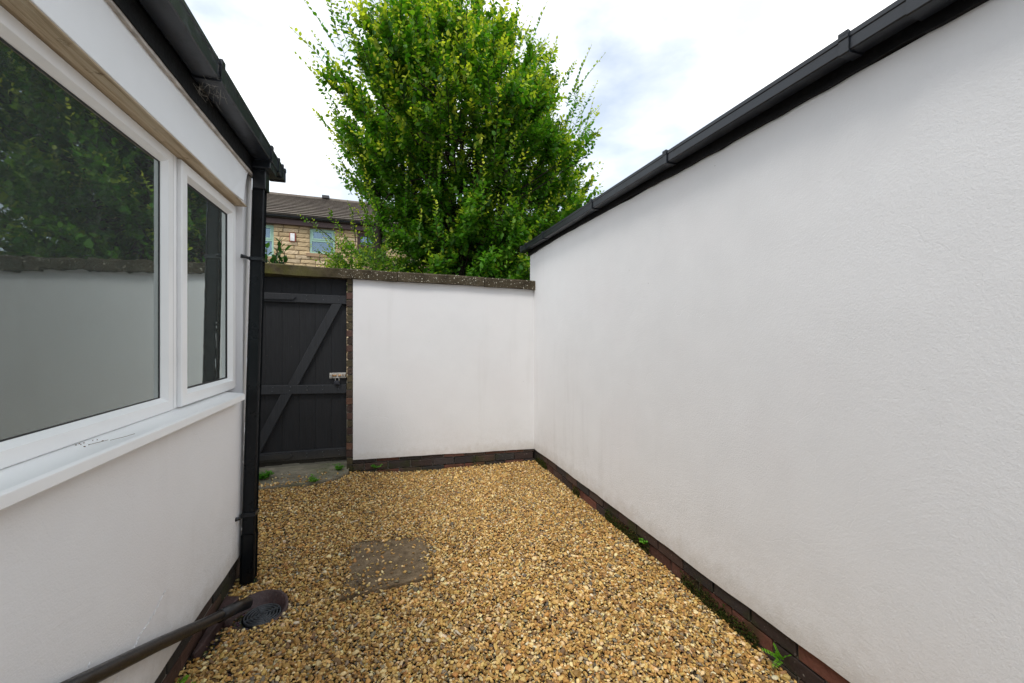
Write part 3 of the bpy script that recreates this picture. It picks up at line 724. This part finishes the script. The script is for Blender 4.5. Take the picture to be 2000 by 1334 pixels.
for layer in range(2):
    s_ = st if layer == 0 else st*1.15
    for iy in range(int((4.40-.55)/s_)):
        y = .55+iy*s_
        for ix in range(int((1.665+1.35)/s_)):
            x = -1.35+ix*s_; px, py = x+rnd(-.6, .6)*s_, y+rnd(-.6, .6)*s_
            if py < 1.0 and px < -.2: continue
            if px < -.812 and py < 2.99: continue
            if px > 1.645 and True: continue
            r = random.lognormvariate(math.log(.0075), .32); r = min(max(r, .004), .018)
            if py > 4.35 and px > -.33: continue
            zt = gz(px, py)+(-.010 if layer == 0 else rnd(-.006, .004))
            if inside((px, py), cov):
                ed = min(abs(px-cov[0][0]), abs(px-cov[1][0]), abs(py-2.36))
                pr = .16+.65*max(0, 1-ed/.05)+(.22 if px < .02 and py < 2.62 else 0)+(.3 if py > 2.88 and px < .15 else 0)
                if layer == 0 or rnd(0, 1) > pr*.75: continue
                zt = .0125+r*.35
            elif inside((px, py), fl):
                if layer == 0 or rnd(0, 1) > (.75 if py < 4.10 or inside((px, py), [(-1.35,4.0),(-.95,4.0),(-1.0,4.16),(-1.35,4.2)]) else .06): continue
                zt = .092+r*.35
            dx_, dy_ = px-GX, py-GY; lim = .134 if dx_ > 0 else .148
            if math.hypot(dx_, dy_*(1.12 if dy_ < 0 else 1)) < lim+rnd(-.02, .008): continue
            if px < -.73+(py-2.12)*.08 and 2.12 < py < 2.50 and rnd(0,1) < .8: continue
            if -.79 < px < -.70 and 2.665 < py < 2.76: continue
            pts.append((px, py, zt, r))
A = np.array(pts); near = A[:, 1] < 2.75
co1, f1, n1 = stones(A[near, :3], A[near, 3], True); co2, f2, n2 = stones(A[~near, :3], A[~near, 3], False)
co = np.r_[co1, co2]; fa = np.r_[f1, f2+len(co1)]
cols = np.r_[np.repeat(palette(near.sum()), n1, 0), np.repeat(palette((~near).sum()), n2, 0)]
me = bpy.data.meshes.new('gravel'); me.vertices.add(len(co)); me.vertices.foreach_set('co', co.astype('f').ravel())
me.loops.add(len(fa)*3); me.loops.foreach_set('vertex_index', fa.astype('i').ravel())
me.polygons.add(len(fa)); me.polygons.foreach_set('loop_start', np.arange(0, len(fa)*3, 3, dtype='i')); me.polygons.foreach_set('loop_total', np.full(len(fa), 3, 'i'))
smf = np.zeros(len(fa), bool); smf[:len(f1)] = np.repeat(rng.random(near.sum()) < .6, len(f1)//near.sum()); me.polygons.foreach_set('use_smooth', smf)
me.update(calc_edges=True)
ca_ = me.color_attributes.new('col', 'FLOAT_COLOR', 'POINT'); ca_.data.foreach_set('color', np.c_[cols, np.ones(len(cols))].astype('f').ravel())
go = link('gravel', me, mat['pebble']); go['kind'] = 'stuff'; tag(go, 'golden and brown gravel stones covering the yard floor', 'gravel')
print('stones', len(A), 'faces', len(fa))

# ------------------------------------------------------------------ foliage
LV = np.array([(0,0,0),(.28,.27,.05),(.62,.29,.07),(1,0,-.02),(.62,-.29,.07),(.28,-.27,.05)], 'f')
LF = np.array([(0,1,2,3),(0,3,4,5)], 'i')
class Leaves:
    def __init__(s): s.p = []; s.d = []; s.n = []; s.l = []; s.c = []
    def add(s, p, d, nrm, L, c): s.p.append(p); s.d.append(d); s.n.append(nrm); s.l.append(L); s.c.append(c)
    def build(s, name, m, parent, wide=1.):
        p = np.array([tuple(a) for a in s.p]); d = np.array([tuple(a) for a in s.d]); n = np.array([tuple(a) for a in s.n]); l = np.array(s.l); c = np.array(s.c)
        d /= np.linalg.norm(d, axis=1)[:, None]; n -= d*(n*d).sum(1)[:, None]; n /= np.linalg.norm(n, axis=1)[:, None]+1e-9; t = np.cross(n, d)
        w_ = wide*rng.uniform(.85, 1.15, len(l))
        co = p[:, None]+l[:, None, None]*(LV[None, :, 0, None]*d[:, None]+LV[None, :, 1, None]*t[:, None]*w_[:, None, None]+LV[None, :, 2, None]*n[:, None])
        K = len(l); fa = (LF[None]+(np.arange(K)*6)[:, None, None]).reshape(-1)
        me = bpy.data.meshes.new(name); me.vertices.add(K*6); me.vertices.foreach_set('co', co.astype('f').ravel())
        me.loops.add(K*8); me.loops.foreach_set('vertex_index', fa.astype('i')); me.polygons.add(K*2)
        me.polygons.foreach_set('loop_start', np.arange(0, K*8, 4, dtype='i')); me.polygons.foreach_set('loop_total', np.full(K*2, 4, 'i')); me.update(calc_edges=True)
        a = me.color_attributes.new('col', 'FLOAT_COLOR', 'POINT'); cc = np.repeat(np.c_[c, np.ones(K)], 6, 0); a.data.foreach_set('color', cc.astype('f').ravel())
        return link(name, me, m, parent)
def rv(s=1): return Vector((random.gauss(0, s), random.gauss(0, s), random.gauss(0, s)))
def lerp3(a, b, t): return tuple(a[i]+(b[i]-a[i])*t for i in range(3))
def shoot(LS, TB, base, dr, length, nl, ll, cA, cB, cT, tw=.004, tone=0.5):
    dr = dr.normalized(); a = dr.orthogonal().normalized(); b = dr.cross(a); ph = rnd(0, 6.28)
    bend = rv(.12)+Vector((0, 0, .10)); tip = base+dr*length
    P = lambda t: base+dr*length*t+bend*length*t*t
    TB.tube([P(0), P(.5), P(1)], [tw, tw*.7, tw*.3], 3, False)
    for i in range(nl):
        t = (i+.6)/nl; side = a*math.cos(ph+i*2.4*.0+i*math.pi)+b*math.sin(ph+i*math.pi)
        side = (side+rv(.30)).normalized()
        d_ = (side*.95+dr*.55+Vector((0, 0, .05))).normalized() if i < nl-1 else dr
        nr = Vector((0, 0, 1))+rv(.45)+dr*.3
        k = (1-.55*t**3)*rnd(.75, 1.15)
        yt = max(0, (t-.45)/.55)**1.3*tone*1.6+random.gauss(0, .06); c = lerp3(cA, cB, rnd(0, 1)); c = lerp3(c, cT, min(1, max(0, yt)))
        g_ = rnd(.8, 1.2); LS.add(P(t), d_, nr, ll*k, tuple(x*g_ for x in c))

# big tree
TX, TY = 1.24, 7.2
tree = thing('broadleaf_tree', 'large bushy green tree rising behind the garden wall', 'tree', (TX, TY, 0))
LS = Leaves(); TB = B(); TK = B()
env = [(1.4, 1.5), (2.2, 1.80), (2.7, 1.72), (3.3, 1.65), (3.9, 1.98), (4.5, 2.27), (5.1, 2.22), (5.6, 1.88), (6.0, 1.44), (6.4, 1.1), (6.8, .65), (7.2, .25)]
def er(z):
    for (a, ra), (b2, rb) in zip(env, env[1:]):
        if a <= z <= b2: return ra+(rb-ra)*(z-a)/(b2-a)
    return .3
lump = [(rnd(0, 6.28), random.choice((2, 3, 5)), rnd(.5, 1.6)) for _ in range(5)]
def erd(z, th): return er(z)*(1+.055*sum(math.sin(k*th+p+z*f) for p, k, f in lump))
# stems
stems = []
for k in range(9):
    th = k*2.4+rnd(-.3, .3); z1 = rnd(4.6, 6.9); rr = er(z1)*rnd(.2, .6)
    p0 = Vector((TX, TY, 0)) if k else Vector((TX, TY, 0)); p3 = Vector((TX+rr*math.cos(th), TY+rr*math.sin(th), z1)); p1 = Vector((TX+.12*math.cos(th), TY+.12*math.sin(th), 1.1)); p2 = p1.lerp(p3, .5)+Vector((math.cos(th), math.sin(th), 0))*.16
    TK.tube([p0, p1, p1.lerp(p2, .5)+rv(.03), p2, p2.lerp(p3, .5)+rv(.05), p3], [.12, .085, .065, .045, .030, .014], 9); stems.append((p1, p2, p3))
TK.tube([(TX, TY, 0), (TX-.5, TY, .8), (-.10, 7.30, 2.2), (-.085, 7.32, 3.1), (-.10, 7.3, 4.2), (-.2, 7.2, 5.0)], [.12, .09, .065, .055, .045, .02], 9)
stems.append((Vector((-.1, 7.3, 2.2)), Vector((-.085, 7.32, 3.1)), Vector((-.2, 7.2, 5.0))))
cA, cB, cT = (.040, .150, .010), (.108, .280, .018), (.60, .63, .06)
nb = 0
while nb < 550:
    z = rnd(1.5, 7.0); th = rnd(0, 6.283); R_ = erd(z, th)*(.84 if z < 3.8 and math.cos(th) < -.2 else 1)
    if random.random() > R_/2.45: continue
    if random.random() > .80 - .35*math.sin(th): continue       # fuller on the side facing the yard
    f = .22+.72*random.random()**.62
    ctr = Vector((TX+R_*f*math.cos(th), TY+R_*f*math.sin(th), z)); 
    if ctr.y < 4.95: continue
    outw = Vector((math.cos(th), math.sin(th), 0)); up = .55+.75*max(0, (z-2.5)/5)
    dr = (outw*(.35+.75*f)+Vector((0, 0, up))+rv(.22)).normalized()
    L = rnd(.45, .85); base = ctr-dr*L*.75
    st_ = random.choice(stems); src = min((s_[i].lerp(s_[i+1], rnd(0, 1)) for s_ in stems for i in (0, 1)), key=lambda q_: (q_-base).length)
    TK.tube([src, src.lerp(base, .5)+rv(.06)-Vector((0, 0, .04)), base, ctr], [.016, .012, .009, .005], 5)
    lit_tint = max(0, (z-3.3)/2.8)*.75+.06; tn = min(1, max(.0, random.gauss(lit_tint, .30)))  # sunlit highlights of the upper crown put into the leaf colour, over young-tip yellow
    cg = rnd(.75, 1.25)
    for k in range(int(rnd(13, 19))):
        t = rnd(.05, 1); p = base+dr*L*t; sd_ = (dr*rnd(.5, 1.1)+rv(.48)+Vector((0, 0, .34))+outw*.25).normalized()
        shoot(LS, TB, p, sd_, rnd(.20, .46), int(rnd(10, 17)), rnd(.078, .118), tuple(x*cg for x in cA), tuple(x*cg for x in cB), cT, .0035, tn)
    nb += 1
for k in range(26):      # low limbs reaching out over the outbuilding, to the right
    z = rnd(2.9, 4.7); th = rnd(-.75, .15); R_ = rnd(1.8, 2.35); ctr = Vector((TX+R_*math.cos(th), TY+R_*math.sin(th), z))
    dr = Vector((math.cos(th), math.sin(th)*.6, rnd(.5, .95))).normalized(); L = .8; base = ctr-dr*L
    TK.tube([(TX, TY, z-1.4-.05*k%.4), base.lerp(Vector((TX, TY, z-1.2)), .4), base, ctr], [.018, .014, .010, .005], 5)
    for j in range(12):
        t = rnd(.1, 1); shoot(LS, TB, base+dr*L*t, dr*rnd(.6, 1.2)+rv(.45)+Vector((0, 0, .35)), rnd(.22, .48), int(rnd(9, 15)), rnd(.09, .12), cA, cB, cT, .0035, rnd(.1, .9))
# long upright shoots that break the outline
for k in range(260):
    z = rnd(2.6, 6.6); th = rnd(0, 6.283); R_ = erd(z, th)*rnd(.86, 1.0)
    base = Vector((TX+R_*math.cos(th), TY+R_*math.sin(th), z))
    if base.y < 4.95: continue
    dr = Vector((math.cos(th)*.50, math.sin(th)*.50, 1.0))+rv(.12)
    shoot(LS, TB, base, dr, rnd(.4, .85), int(rnd(16, 26)), rnd(.07, .09), cA, cB, cT, .005, rnd(.4, 1))
    nb += 1
print('leaves', len(LS.l))
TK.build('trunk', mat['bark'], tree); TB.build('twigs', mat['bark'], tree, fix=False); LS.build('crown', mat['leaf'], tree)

def shrub(name, label, cat, c, r, h, nsh, ll, A, Bc, T, tone, wide=1., reach=None):
    t_ = thing(name, label, cat, (c[0], c[1], 0)); LS = Leaves(); TB = B(); base0 = Vector((c[0], c[1], 0))
    for k in range(7):
        th = rnd(0, 6.28); TB.tube([base0, base0+Vector((math.cos(th)*r*.3, math.sin(th)*r*.3, c[2]*.6)), base0+Vector((math.cos(th)*r*.6, math.sin(th)*r*.6, c[2]+h*.1))], [.03, .02, .008], 5)
    for k in range(nsh):
        th = rnd(0, 6.28); f = random.random()**.5; ph = rnd(-1, 1)
        p = Vector((c[0]+r*f*math.cos(th), c[1]+r*f*math.sin(th), c[2]+h*ph*math.sqrt(max(.05, 1-f*f*.8))))
        dr = Vector((math.cos(th)*(.4+f), math.sin(th)*(.4+f), .55+.4*ph))+rv(.3)
        shoot(LS, TB, p, dr, rnd(.18, .4), int(rnd(9, 15)), ll*rnd(.8, 1.15), A, Bc, T, .003, min(1, max(0, random.gauss(tone, .3))))
    for (a, b2) in (reach or []):
        a = Vector(a); b2 = Vector(b2); TB.tube([a, a.lerp(b2, .5)+Vector((0, 0, .04)), b2], [.008, .006, .003], 4)
        for k in range(6):
            p = a.lerp(b2, (k+.5)/6); shoot(LS, TB, p, (b2-a).normalized()+rv(.35)+Vector((0, 0, .2)), rnd(.10, .18), 7, ll*.9, A, Bc, T, .002, tone)
    TB.build('stems', mat['bark'], t_, fix=False); LS.build('foliage', mat['leaf'], t_, wide); return t_
shrub('shrub', 'yellowish small-leaved shrub above the wall, left of the big tree', 'shrub', (-.27, 6.2, 2.28), .36, .42, 250, .058, (.06,.15,.012), (.12,.26,.018), (.42,.46,.06), .6,
      reach=[((-.5, 6.5, 2.6), (-1.05, 6.4, 3.05)), ((-.45, 6.5, 2.7), (-.75, 6.4, 3.15)), ((-.5, 6.5, 2.4), (-.95, 6.4, 2.62)), ((-.4, 6.5, 2.8), (-.45, 6.4, 3.25))])
# laurel sprig beside the downpipe
lt = thing('laurel_plant', 'dark glossy laurel shoots poking above the wall beside the downpipe', 'plant', (-1.24, 5.3, 0)); LS = Leaves(); TB = B()
for k in range(7):
    b0 = Vector((-1.24+rnd(-.07, .07), 5.3+rnd(-.1, .1), .0)); b1 = b0+Vector((rnd(-.02, .05), 0, 2.0)); top = b1+Vector((rnd(-.04, .10), rnd(-.05, .05), rnd(.25, .48)))
    TB.tube([b0, b1, top], [.012, .008, .004], 5)
    for i in range(12):
        t = i/11; p = b1.lerp(top, t)-Vector((0, 0, .1*(1-t))); a = i*2.4+k; LS.add(p, Vector((math.cos(a)*.7, math.sin(a)*.7, .75)), Vector((0, 0, 1))+rv(.3), rnd(.08, .12), lerp3((.02,.07,.018), (.05,.12,.03), rnd(0, 1)))
TB.build('stems', mat['bark'], lt, fix=False); LS.build('foliage', mat['leaf'], lt, .9)

# small weeds and ferns
def weed(name, label, cat, p, n, h, ll, cols=((.06,.20,.02),(.13,.36,.04)), spread=1.):
    t_ = thing(name, label, cat, p); LS = Leaves(); TB = B(); p = Vector(p)
    for k in range(n):
        a = rnd(0, 6.28); d_ = Vector((math.cos(a)*spread, math.sin(a)*spread, rnd(.5, 1.3))).normalized(); L = h*rnd(.6, 1.1)
        TB.tube([p, p+d_*L*.5, p+d_*L], [.0012, .001, .0006], 4)
        for i in range(7):
            t = (i+2)/8; s_ = d_.cross(Vector((0, 0, 1))).normalized()*(1 if i % 2 else -1)
            LS.add(p+d_*L*t, s_+d_*.5+rv(.2), Vector((0, 0, 1))+rv(.4), ll*rnd(.7, 1.1), lerp3(cols[0], cols[1], rnd(0, 1)))
    TB.build('stems', mat['leaf_plain'], t_, fix=False); LS.build('leaves', mat['leaf'], t_, 1.3)
mat['leaf_plain'] = simple('weed_stem', (.06, .14, .03), .6, .3, bump=0)
weed('weed', 'low green weed clump at the left end of the threshold slab', 'weed', (-1.06, 4.26, .09), 34, .085, .03, spread=1.2)
weed('weed', 'small pale green weed on the front edge of the threshold slab', 'weed', (-.60, 4.06, .085), 16, .07, .022, ((.10,.25,.03),(.20,.42,.06)))
weed('weed', 'dark green weed in the corner below the brick gate jamb', 'weed', (-.42, 4.34, .09), 18, .07, .022)
weed('weed', 'tiny weed at the foot of the back wall plinth', 'weed', (-.08, 4.32, .08), 10, .06, .018)
weed('weed', 'tiny green leaves growing from the right-hand plinth', 'weed', (1.622, 2.30, .045), 9, .035, .020, ((.12,.32,.03),(.2,.45,.05)))
def fern(label, p, dirs, L, name='fern'):
    t_ = thing(name, label, 'fern', p); LS = Leaves(); TB = B(); p = Vector(p)
    for dd in dirs:
        dd = Vector(dd).normalized(); s_ = dd.cross(Vector((0, 0, 1))); s_ = s_.normalized() if s_.length > .1 else Vector((0, 1, 0)); nn = s_.cross(dd); P = lambda t: p+dd*L*t+Vector((0, 0, -.25))*L*t*t
        TB.tube([P(0), P(.5), P(1)], [.001, .0008, .0004], 4)
        for i in range(6):
            t = (i+1.4)/7
            for sg in (-1, 1): LS.add(P(t), s_*sg+dd*.35, nn+rv(.15), L*.22*(1-.45*t), lerp3((.12,.34,.02), (.24,.52,.05), rnd(0, 1)))
    TB.build('stems', mat['leaf_plain'], t_, fix=False); LS.build('fronds', mat['leaf'], t_, 1.5)
fern('bright green fern growing from the foot of the right-hand plinth', (1.615, 1.325, .02), [(-.8, -.3, .25), (-.2, .3, 1), (-.6, .5, .5), (.0, -.5, .8), (-.5, -.2, .9)], .085)
fern('small fern at the foot of the house plinth below the waste pipe', (-.775, 1.90, .01), [(.5, -.3, .8), (.8, .2, .5), (.3, .6, .6), (.2, 0, 1)], .08)

# moss cushions along the right plinth
ms = B()
for k in range(5200):
    y = rnd(1.0, 4.3)
    if math.sin(y*3.1)+math.sin(y*7.7+1) < .15 and not 1.45 < y < 1.95: continue
    z0 = gz(1.6, y); x = 1.633-rnd(0, .012); z = z0+rnd(.0, .078)*random.random()**.6; r = rnd(.004, .009)
    a = rnd(0, 6.28); kk = rnd(.5, 1.5); c = (.030*kk, .042*kk, .008*kk) if random.random() < .7 else (.07*kk, .05*kk, .018*kk)
    vs = [(x+r*math.cos(a+t)*.7, y+r*math.sin(a+t), z) for t in (0, 2.1, 4.2)]+[(x-r*.5+rnd(-.002, .002), y+rnd(-.002, .002), z+r*rnd(.6, 1.3)), (x, y, z-r*.8)]
    ms.add(vs, [(0,1,3),(1,2,3),(2,0,3),(0,4,1),(1,4,2),(2,4,0)], c)
mo = ms.build('moss', m_attr('moss', 1, .1, .002, 200), attr=True); mo['kind'] = 'stuff'; tag(mo, 'dark green moss cushions along the foot of the right plinth', 'moss')

# dead leaf litter by the gate and the foot of the walls
ll_ = Leaves()
for k in range(150):
    if k < 80: x, y = rnd(-1.2, -.36), rnd(4.07, 4.40); z = .096
    elif k < 115: x, y = rnd(-.2, .27), rnd(2.80, 2.98); z = .018
    else: x = rnd(-.6, 1.55); y = 4.33-abs(random.gauss(0, .06)); z = gz(x, y)+.016
    a = rnd(0, 6.28); kk = rnd(.5, 1.5); c = random.choice([(.13,.075,.035),(.22,.15,.07),(.08,.05,.03),(.30,.24,.12)])
    ll_.add((x, y, z+.002), Vector((math.cos(a), math.sin(a), rnd(-.1, .3))), Vector((0, 0, 1))+rv(.4), rnd(.008, .024), tuple(q_*kk for q_ in c))
lo_ = ll_.build('leaf_litter', mat['leaf'], None); lo_['kind'] = 'stuff'; tag(lo_, 'brown dead leaf bits scattered on the threshold slab and wall foot', 'leaf litter')

# wood splinters on the gravel
for (x, y, L, a, lab) in ((.175, 2.02, .055, .9, 'pale wood splinter on the gravel below the access cover'), (.33, 1.90, .05, -1.2, 'thin wood splinter lying nearest the camera on the gravel'), (-.21, 3.27, .05, .2, 'orange-brown wood splinter on the gravel beyond the access cover')):
    b = B(); z = gz(x, y)+.014; ca, sa = math.cos(a), math.sin(a)
    b.hexa([(x+u*ca*L/2-v*sa*.0045*(1-.3*u), y+u*sa*L/2+v*ca*.0045*(1-.3*u), z+dz+u*.003) for dz in (0, .005) for u, v in ((-1,-1),(1,-1),(1,1),(-1,1))])
    tag(b.build('wood_splinter', mat['wood'], None, .0008), lab, 'wood splinter', 'wood splinters on the gravel')

# ------------------------------------------------------------------ background stone house
H = thing('stone_house', 'buff stone terraced house with brown tiled roof beyond the wall', 'house', (-2.416, 14.899, 0)); H.rotation_euler = (0, 0, R(3.187))
def hl(name, b, m, **k):
    P_ = k.pop('parent', H); o = b.build(name, m, None, **k); o.parent = P_
    return o
wins = [(-2.0, -.97, 3.96, 4.97), (.08, .84, 4.15, 4.97), (1.55, 2.5, 3.95, 4.95)]
b = B(); u0, u1 = -7., 9.
SP = [(.62,.47,.28),(.58,.44,.26),(.66,.51,.33),(.54,.40,.23),(.60,.47,.31)]
for r in range(36):
    z0 = r*.1405; u = u0-rnd(0, .3)
    while u < u1:
        L = random.choice((.28, .36, .45, .45, .55)); a, e = max(u, u0), min(u+L-.012, u1); z1 = z0+.130
        segs = [(a, e)]
        for (wa, wb, za, zb) in wins:
            if z1 > za and z0 < zb:
                ns = []
                for (p_, q_) in segs:
                    if q_ <= wa or p_ >= wb: ns.append((p_, q_))
                    else:
                        if p_ < wa-.02: ns.append((p_, wa))
                        if q_ > wb+.02: ns.append((wb, q_))
                segs = ns
        for (p_, q_) in segs:
            if q_-p_ < .03: continue
            p_ += .006; q_ -= .006
            c = random.choice(SP); k = rnd(.85, 1.12); c = tuple(x*k for x in c); n = max(2, int((q_-p_)/.06)); vs = []
            for i in range(n+1):
                t = p_+(q_-p_)*i/n; ed = .012 if i in (0, n) else 0; w1 = rnd(-.010, .010)
                zm = (z0+z1)/2+w1*2
                wz = rnd(-.008, .012); vs += [(t, .02, z0+wz), (t, -.030+ed*1.5+rnd(-.006, .006), z0+.006+wz), (t, -.034+ed+rnd(-.007, .007), zm), (t, -.026+ed+rnd(-.006, .004), z1-.008), (t, .02, z1)]
            fs = [(i*5+j, (i+1)*5+j, (i+1)*5+j+1, i*5+j+1) for i in range(n) for j in range(4)]+[(0,1,2,3,4), tuple(n*5+j for j in (4,3,2,1,0))]
            b.add(vs, fs, c)
        u += L
hl('wall', b, mat['stoneblk'], attr=True)
b = B(); b.box(u0, wins[0][0], .012, .3, 0, 5.1)
e = wins[0][0]
for i, (wa, wb, za, zb) in enumerate(wins):
    b.box(wa, wb, .012, .3, 0, za); b.box(wa, wb, .012, .3, zb, 5.1); nx_ = wins[i+1][0] if i < 2 else u1; b.box(wb, nx_, .012, .3, 0, 5.1)
b.box(u0, u0+.3, .3, 8, 0, 5.1); b.box(u1-.3, u1, .3, 8, 0, 5.1); b.box(u0, u1, 8, 8.3, 0, 5.1)
hl('wall_core', b, mat['mortar_pale'])
b = B()
dz_, dy = .149, .339
for k in range(13):
    y = -.22+k*dy; z = 5.30+k*dz_
    nseg = 54; vs = []
    for i in range(nseg+1):
        u = u0-.2+(u1-u0+.4)*i/nseg
        vs += [(u, y+.022, z-.010), (u, y-.014, z+.042), (u, y+dy+.02, z+dz_+.012), (u, y+dy, z+dz_-.012)]
    b.add(vs, [(i*4+j, i*4+(j+1) % 4, (i+1)*4+(j+1) % 4, (i+1)*4+j) for i in range(nseg) for j in range(4)]+[(0,1,2,3), tuple(nseg*4+j for j in (3,2,1,0))])
m = M('roof_tiles', .9, (.13,)*3, .15)
br_ = m.n('ShaderNodeTexBrick'); br_.offset = .5; br_.inputs['Scale'].default_value = 1; br_.inputs['Brick Width'].default_value = .33; br_.inputs['Row Height'].default_value = dy; br_.inputs['Mortar Size'].default_value = .004
br_.inputs['Color1'].default_value = (.150, .125, .108, 1); br_.inputs['Color2'].default_value = (.21, .175, .150, 1); br_.inputs['Mortar'].default_value = (.03, .025, .02, 1)
m.L.new(m.map(loc=(0, .22, 0)), br_.inputs['Vector']); m.col(m.mixc(m.ramp(m.noise(2, 5, .6), (.4, K3), (.7, (.5,)*3)), br_.outputs[0], (.20, .18, .14)))
yR, zR = -.22+13*dy, 5.30+13*dz_
b.hexa([(u0-.2, yR, zR-.02), (u1+.2, yR, zR-.02), (u1+.2, 8.5, 5.25), (u0-.2, 8.5, 5.25), (u0-.2, yR, zR), (u1+.2, yR, zR), (u1+.2, 8.5, 5.3), (u0-.2, 8.5, 5.3)])
b.tube([(u0-.2, yR, zR), (u1+.2, yR, zR)], .09, 10)
roof = hl('roof', b, m.m)
b = B(); b.box(.14, .42, yR-.22, yR+.1, zR+.02, zR+.14); hl('roof_vent', b, mat['slate'], parent=roof, bevel=.01)
b = B(); pr = [(-.30+.065-.065*math.cos(a), 5.245-.07*math.sin(a)) for a in [math.pi*i/10 for i in range(11)]]
b.extrude(pr, 'x', u0-.2, u1+.2); hl('gutter', b, mat['blackpl'])
b = B(); b.box(u0, u1, -.165, -.01, 5.00, 5.25); hl('fascia', b, mat['brownf'], bevel=.004)
for i, (wa, wb, za, zb) in enumerate(wins):
    mm = mat['mint'] if i < 2 else mat['brownf']
    fr_ = B()
    def rr(b, a0, a1, c0, c1, w_, y0, y1):
        b.box(a0, a0+w_, y0, y1, c0, c1); b.box(a1-w_, a1, y0, y1, c0, c1); b.box(a0+w_, a1-w_, y0, y1, c0, c0+w_); b.box(a0+w_, a1-w_, y0, y1, c1-w_, c1)
    tz = za+(zb-za)*.52
    rr(fr_, wa, wb, za, zb, .055, .02, .09); fr_.box(wa+.055, wb-.055, .02, .09, tz-.03, tz+.03)
    rr(fr_, wa+.055, wb-.055, tz+.03, zb-.055, .045, .008, .08)
    W = hl('window', fr_, mm, bevel=.004)
    g_ = B(); g_.box(wa+.06, wb-.06, .050, .058, za+.06, tz-.035); g_.box(wa+.105, wb-.105, .045, .053, tz+.08, zb-.105); hl('pane', g_, mat['glass_far'], parent=W)
    if i:
        c_ = B(); n = 26
        for side in (0, 1):
            a0, a1 = (wa+.05, wa+.05+.36*(wb-wa)) if side == 0 else (wb-.05-.2*(wb-wa), wb-.05)
            vs = []
            for k in range(n+1):
                t = k/n; vs += [(a0+(a1-a0)*t, .14+.02*math.sin(t*15), za), (a0+(a1-a0)*t, .14+.02*math.sin(t*15), zb-.1)]
            c_.add(vs, [(2*k, 2*k+2, 2*k+3, 2*k+1) for k in range(n)], smooth=True)
        hl('curtain', c_, mat['curtain'], parent=W)
    s_ = B(); s_.box(wa-.10, wb+.10, -.07, .03, za-.115, za-.003); hl('sill', s_, mat['sillst'], parent=W, bevel=.006)
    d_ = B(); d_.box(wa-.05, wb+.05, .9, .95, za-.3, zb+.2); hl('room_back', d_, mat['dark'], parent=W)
b = B(); b.box(-.485, -.355, -.10, -.03, 4.49, 4.74); al = hl('alarm_box', b, mat['alarmw'], bevel=.012)
b = B(); b.box(-.510, -.33, -.075, -.025, 4.475, 4.755); hl('backplate', b, mat['alarmr'], parent=al, bevel=.01)
b = B(); b.box(-.012, .0, -.05, 0, 2.9, 4.03); 

# stone wall along the lane, under the trees (hidden low ground)
